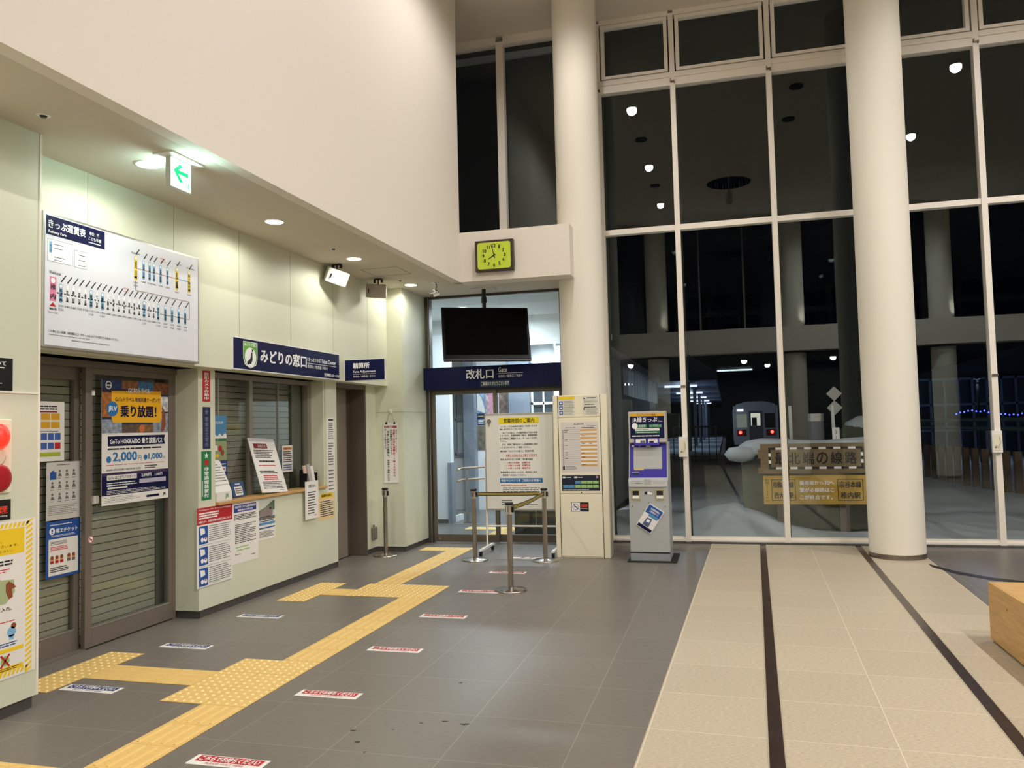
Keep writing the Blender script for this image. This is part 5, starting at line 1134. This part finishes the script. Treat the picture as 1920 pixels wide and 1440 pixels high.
# ================================================================= OUTSIDE
SNOW = mat('snow', '#aab4b6', .8, bump=.4, bscale=8, var=.08, vscale=.6)
def terrain():
    n, m_ = 60, 60; vs = []; random.seed(3)
    for j in range(m_+1):
        for i in range(n+1):
            x = -2.1+i*(26/n); v = j/m_; y = 11.46+75*v*v
            z = -.06+.03*math.sin(x*1.3+y*.7)+.02*math.sin(x*3.1-y*1.9)
            z += .42*math.exp(-(((x-.0)/.75)**2+((y-13.6)/1.3)**2))+.10*math.exp(-(((x-1.2)/1.2)**2+((y-12.6)/.5)**2))
            z -= .05*math.exp(-((x-3.2-.08*(y-11))/.25)**2)+.05*math.exp(-((x-4.6-.08*(y-11))/.25)**2)
            if y > 18 and x < 3.6: z -= min((y-18)*.05, .6)
            vs.append((x, y, z))
    fs = [(j*(n+1)+i, j*(n+1)+i+1, (j+1)*(n+1)+i+1, (j+1)*(n+1)+i) for j in range(m_) for i in range(n)]
    b = MB(); b.add(vs, fs, True); return b
struct('floor', terrain(), SNOW)      # snow covered ground outside
# buffer stop with sign
t = thing('buffer_stop', 'large grey green buffer stop block outside the window behind the wooden sign', 'buffer stop', (1.2, 13.3, -.05))
MB().box(-.98, 0, 0, 1.35, .8, 1.28).build('block', mat('block_green_grey', '#5b5c50', .7, var=.2, vscale=3), t, .02)
MB().tube([(-.1, -.05, 1.0), (1.2, -.05, 1.0)], .03).build('bar', BROWND, t)
b = MB(); n = 22
vs = []
for j in range(9):
    for i in range(n+1):
        u_ = i/n; v_ = j/8; x_ = -1.12+u_*2.55; y_ = -.12+v_*1.04; e = min(1, 6*u_*(1-u_)*1.2)*min(1, 5*v_*(1-v_)); vs.append((x_, y_, 1.27-.10*(1-min(1, e*2))+.12*e**.5+.02*math.sin(9*u_)))
b.add(vs, [(j*(n+1)+i, j*(n+1)+i+1, (j+1)*(n+1)+i+1, (j+1)*(n+1)+i) for j in range(8) for i in range(n)], True)
o = b.build('snow_cap', SNOW, t); sm = o.modifiers.new('thickness', 'SOLIDIFY'); sm.thickness = .05
o = MB().lathe((0, 0, 0), [(.02, -.13), (.12, -.1), (.17, 0), (.12, .1), (.02, .12)], 20).build('snow_lump', SNOW, t); o.location = (-1.0, -.02, 1.18); o.scale = (1.5, 1, 1)
o = None
WB = mat('sign_board_brown', '#7a694a', .7, var=.15, vscale=4, stretch=(1, 1, 8)); WY_ = mat('sign_board_ochre', '#b8963f', .6, var=.08, vscale=4)
t = thing('track_end_sign', 'two board wooden sign marking the northernmost track seen through the window', 'sign', (1.25, 12.75, -.05))
MB().box(.33, .06, 0, .46, .16, .95).box(-.55, .06, 0, -.45, .16, .95).box(.02, .06, .3, .11, .14, .6).build('post', BROWND, t)
MB().prism([(.90, -.77), (.90, .95), (1.345, .95), (1.345, -.77), (1.26, -.77), (1.26, -.81), (1.13, -.81), (1.13, -.77), (.99, -.77), (.99, -.81), (.90, -.81)][::-1], .0, .06, 'y').build('upper_board', WB, t)
MB().box(-.745, .0, .44, .95, .05, .865).build('lower_board', WY_, t)
q = face('track_line_frame', -.655, .675, .965, 1.29, WB, -.001, t)
nb = 13
for i in range(nb):
    m_ = WHINK if i % 2 else INK
    for y_ in (.0, .90): q.rect('white_dashes' if i % 2 else 'black_dashes', i/nb, y_, (i+1)/nb, y_+.10, m_, 1)
for j in range(5):
    m_ = INK if j % 2 == 0 else WHINK
    for x_ in (0, .975): q.rect('white_dashes' if j % 2 else 'black_dashes', x_, .1+j*.16, x_+.025, .1+(j+1)*.16, m_, 1)
for i, c in enumerate('最北端の線路'): q.text(c, .07+i*.148, .24, .07+i*.148+.118, .78, INK, 1, bold=.02)
q.done()
q = face('lower_lettering', -.74, .94, .445, .86, WY_, -.001, t)
def frame(q, x0, y0, x1, y1, m_):
    for r_ in ((x0, y0, x1, y0+.02), (x0, y1-.02, x1, y1), (x0, y0, x0+.006, y1), (x1-.006, y0, x1, y1)): q.rect('box_line', *r_, m_, 1)
frame(q, .065, .12, .27, .88, INK); frame(q, .62, .12, .83, .88, INK)
q.text('指宿枕崎線', .08, .2, .255, .42, INK, 1, bold=.03); q.text('西大山駅', .09, .58, .25, .8, INK, 1, bold=.03)
q.text('距離3122km', .01, .08, .045, .92, INK, 1, vert=True)
q.text('宗谷本線', .635, .2, .815, .42, INK, 1, bold=.03); q.text('稚内駅', .645, .58, .805, .8, INK, 1, bold=.03)
q.text('最南端から北へ', .305, .16, .59, .32, WHINK, 1, bold=.02); q.text('繋がる線路はこ', .305, .42, .59, .58, WHINK, 1, bold=.02); q.text('こが終点です。', .305, .68, .575, .84, WHINK, 1, bold=.02); q.done()
t = thing('kilometre_post', 'thin white post with two diamond plates outside behind the wooden sign', 'marker post', (1.86, 15.2, -.1))
MB().tube([(0, 0, 0), (-.04, 0, 2.0)], .03).build('pole', mat('post_white', '#c9c9c4', .5), t)
for z in (2.2, 1.95): MB().prism([(z-.13, 0), (z, .13), (z+.13, 0), (z, -.13)][::-1], -.02, .0, 'y').build('diamond_plate', mat('plate_grey', '#9a9a92', .5), t)
q = face('number_plate', -.06, .06, 1.15, 1.6, WPLAS, -.04, t); q.text('3126', .2, .05, .8, .95, INK, 1, vert=True); q.done()
t = thing('grey_post_box', 'grey cylindrical post with a lighter cap outside behind the wooden sign', 'post', (1.48, 14.6, 0)); MB().cyl((0, 0, 0), (0, 0, 1.62), .12).build('body', mat('post_grey', '#74767a', .4, .3), t); MB().cyl((0, 0, 1.62), (0, 0, 1.75), .125).build('cap', ALU, t)
t = thing('white_marker_stake', 'plain pale stake standing in the snow left of the grey post', 'stake', (1.08, 14.8, 0)); MB().box(-.025, -.02, 0, .025, .02, 1.9).build('stake', MATS['post_white'], t)
t = thing('snowy_bush', 'snow topped rounded mass outside between the marker post and the column', 'bush', (2.55, 17.0, 0)); o = MB().lathe((0, 0, 0), [(.35, 0), (.45, .8), (.42, 1.4), (.2, 1.62), (.03, 1.68)], 14).build('foliage', mat('bush_olive', '#3a3f2a', .9, var=.4, vscale=9), t); MB().lathe((.05, 0, 1.45), [(.36, 0), (.34, .12), (.1, .25)], 14).build('snow', SNOW, t)

# train
t = thing('train', 'silver railcar with two red tail lamps standing far out on the track', 'train', (1.83, 54, -.75))
TR = mat('train_silver', '#c9cdce', .45, .2)
hw = 1.36
cs = [(-hw, .9), (-hw, 3.25), (-hw+.18, 3.5), (-.5, 3.66), (.5, 3.66), (hw-.18, 3.5), (hw, 3.25), (hw, .9)]
MB().prism([(z, x) for x, z in cs], 0, 20, 'y').build('body', TR, t)
MB().box(-hw+.05, .3, .25, hw-.05, 19, .9).build('underframe', BLACK, t)
TW = mat('train_lit_window', '#d8e0c8', .4, emit='#d9e4c4', es=.12)
MB().box(-.42, -.03, 1.0, .42, 0, 3.05).build('end_door', mat('train_door_grey', '#6f7476', .5, .3), t); MB().box(-.3, -.05, 2.1, .28, -.03, 2.9).build('door_window', mat('train_bright_window', '#ffffff', .4, emit='#eef2d8', es=.55), t); MB().box(-.24, -.06, 2.1, .06, -.05, 2.62).build('door_blind', INK, t)
MB().box(-1.18, -.04, 2.0, -.55, 0, 2.85).build('driver_window', TW, t); MB().box(.55, -.04, 1.95, 1.18, 0, 2.9).build('dark_window', BLACK, t)
MB().box(-1.15, -.04, 3.05, -.75, 0, 3.18).build('destination_display', mat('display_glow', '#ffffff', .5, emit='#ffffff', es=1.0), t)
for s_ in (-1, 1):
    MB().box(s_*.9-.28, -.05, 1.45, s_*.9+.28, 0, 1.85).build('lamp_housing', mat('lamp_housing_red', '#5a0c10', .4), t)
    MB().cyl((s_*.98, -.09, 1.68), (s_*.98, -.05, 1.68), .09).build('tail_lamp', mat('tail_glow', '#ff2020', .4, emit='#ff3028', es=14), t)
MB().box(-hw-.02, -.02, .9, -hw+.04, .0, 3.4).box(hw-.04, -.02, .9, hw+.02, 0, 3.4).build('corner_strip', ALU, t)
MB().cyl((.12, -.3, .78), (.12, -.05, .78), .28, n=20).build('yellow_drum', mat('drum_amber', '#a8741c', .6), t)
for a_ in (-.5335, .5335):
    o = MB().box(a_+1.83-.035, 15, -.72, a_+1.83+.035, 80, -.66).build('rail_track', mat('track_steel', '#5f5a55', .3, .8)); tag(o, ('left' if a_ < 0 else 'right')+' steel running rail of the track leading to the train', 'rail')
# platform, fence, shelter
PLM = mat('platform_concrete', '#6c6763', .8)
t = thing('platform', 'long station platform with snowy edge outside left of the train', 'platform', (-2, 30, -.7))
MB().box(-2.2, 0, 0, 1.9, 60, 1.15).build('deck', PLM, t); MB().box(-2.2, .02, 1.15, 1.7, 60, 1.22).build('snow_cover', SNOW, t)
MB().box(1.905, 0, .9, 1.93, 60, 1.12).build('edge_stripe', mat('edge_brown', '#5b4038', .7), t)
t = thing('platform_fence', 'dark metal fence at the near end of the platform', 'fence', (-1.9, 29.8, .2))
b = MB().box(0, 0, 1.25, 1.55, .05, 1.32).box(0, 0, .05, 1.55, .05, .12)
for i in range(7): b.box(i*.25, 0, 0, i*.25+.035, .04, 1.3)
b.build('railing', BLACK, t)
t = thing('platform_canopy', 'blue lit canopy and corrugated wall over the platform outside', 'canopy', (-2.0, 30.3, 0))
MB().prism([(3.2, -2.4), (3.2, 1.7), (3.5, 1.7), (4.6, .1), (4.6, -2.4)], 0, 60, 'y').build('roof', mat('canopy_blue', '#3d4f6b', .7, var=.15, vscale=6, stretch=(1, .4, 1)), t)
b = MB()
for k in range(8): b.box(.5, 2+k*7, .535, .65, 2.15+k*7, 3.25)
b.build('post', mat('canopy_post', '#5a6270', .6), t); b = MB()
for k in range(5): b.box(-.4, 3+k*8, 3.10, .9, 3.15+k*8, 3.18)
b.build('tube_light', mat('dim_tube_glow', '#ffffff', .5, emit='#dceaff', es=1.2), t)
for k in range(4): light('platform_light', 'POINT', (.2, 4+k*8, 2.75), 60, (.6, .78, 1), t, .15)
# corridor wing with clerestory windows
t = thing('corridor_wing', 'lit corridor wing with a row of upper windows running along the track', 'building wing', (-2.4, 15.8, 0))
MB().box(-2.6, 0, -.2, -.05, 14, 2.38).box(-2.6, 0, 3.1, .1, 14, 3.3).box(-2.6, 14, -.2, 0, 14.1, 3.2).box(-.1, 0, 2.38, -.05, 4.2, 3.1).build('wing_wall', mat('wing_wall_grey', '#7b7f84', .7), t)
b = MB()
for k in range(14): b.box(-.08, 4.2+k*.75, 2.38, -.02, 4.26+k*.75, 3.1)
b.build('mullion', mat('wing_mullion', '#aab2ba', .5), t)
MB().box(-.07, 4.2, 2.38, -.06, 14, 3.1).build('glass', DGLASS, t)
b = MB()
for k in range(4): b.box(-1.6, 5+k*2.6, 3.03, -.8, 5.1+k*2.6, 3.09)
b.build('tube_light', LAMPC, t)
light('wing_light', 'AREA', (-1.2, 9, 3.0), 60, (.8, .9, 1), t, sx=1.0, sy=9)
# wooden fence posts on the right
FP = mat('fence_timber', '#5f4e3a', .8, var=.2, vscale=3)
for i in range(13):
    k = i/12; x_, y_ = 5.55+.62*k+.0, 25.5-7.0*k
    o = thing('fence_post', 'square timber fence post outside right of the front column, number %s from the left' % ('one', 'two', 'three', 'four', 'five', 'six', 'seven', 'eight', 'nine', 'ten', 'eleven', 'twelve', 'thirteen')[i], 'fence post', (x_, y_, -.1), 0, 'timber posts beyond the window')
    MB().box(-.07, -.07, 0, .07, .07, .95).build('post_body', FP, o)
t = o = thing('fence_rail', 'long teal rail panel running across the timber posts outside', 'fence rail', (5.35, 25.7, 1.35)); dv = Vector((.66, -7.2, 0)); MB().tube([(0, 0, 0), dv], .05).tube([(0, 0, .2), dv+Vector((0, 0, .2))], .05).build('rails', mat('rail_teal', '#2c4a50', .6), o)
# blue festive lights
t = thing('blue_string_lights', 'blue festive string lights outside at the right edge of the photo', 'string lights', (6.5, 26, 1.7)); b = MB(); cb = MB(); pts = []
for i in range(70):
    x_ = i*.10; z_ = .25*math.sin(i*.35)*.3+.05*random.random(); b.lathe((x_, -.02*i, z_), [(.012, -.02), (.022, 0), (.012, .02)], 6); pts.append((x_, -.02*i, z_+.02))
cb.tube(pts, .008, 5); cb.build('wire', BLACK, t); o = b.build('bulbs', mat('blue_bulb_glow', '#4060ff', .4, emit='#3344ff', es=8), t); tag(o, kind='stuff')
t = thing('added_yard_lamp', 'added slim dark lamp post outside at the right, far beyond the timber posts', 'added lamp', (9.0, 33, -.1)); MB().tube([(0, 0, 0), (0, 0, 3.1)], .04).build('pole', BLACK, t); MB().box(-.12, -.08, 3.1, .12, .08, 3.16).build('lamp_head', BLACK, t); light('lamp_light', 'POINT', (0, 0, 2.95), 170, (.45, .62, 1), t, .1)  # lamp added to cast a bluish light on the screen and building
b = MB()
for k in range(14): b.box(8.0+k*.55, 38.2, -.1, 8.08+k*.55, 38.3, 3.3)
b.box(8.0, 38.2, 3.2, 15.5, 38.3, 3.3).box(8.0, 38.2, 2.1, 15.5, 38.26, 2.2).box(8, 38.2, 1.0, 15.5, 38.26, 1.08)
o = b.build('walkway_screen', mat('screen_blue_grey', '#55657c', .6)); tag(o, 'tall screen of thin blue grey uprights outside far beyond the timber posts', 'screen')
t = thing('timber_house', 'dark building outside at the right beyond the posts', 'building', (10, 42, -.2)); MB().box(-1.4, 0, 0, 12, 8, 3.6).build('wall', mat('house_dark', '#3c4a60', .8), t); MB().prism([(3.6, -1.9), (3.6, 12.5), (5.6, 5.5)], -.4, 8.4, 'y').build('roof', mat('house_roof', '#39424e', .8), t)
# added unseen lamps that light the snow in front of the glass
for i, (x_, lb) in enumerate(((.9, 'added lamp above the wooden sign, hidden behind the wall'), (6.0, 'added lamp under the eaves at the right, hidden behind the wall'))):
    t = thing('added_snow_lamp', lb, 'added lamp', (x_, 11.6, 7.6)); MB().box(-.1, -.1, 0, .1, .1, .1).build('housing', BLACK, t); MB().box(-.08, -.08, -.006, .08, .08, 0).build('diffuser', LAMPC, t)
    light('lamp_light', 'SPOT', (0, .1, -.05), 5, (.82, .95, 1), t, .1, math.radians(120), .8, rot=(math.radians(18), 0, 0))
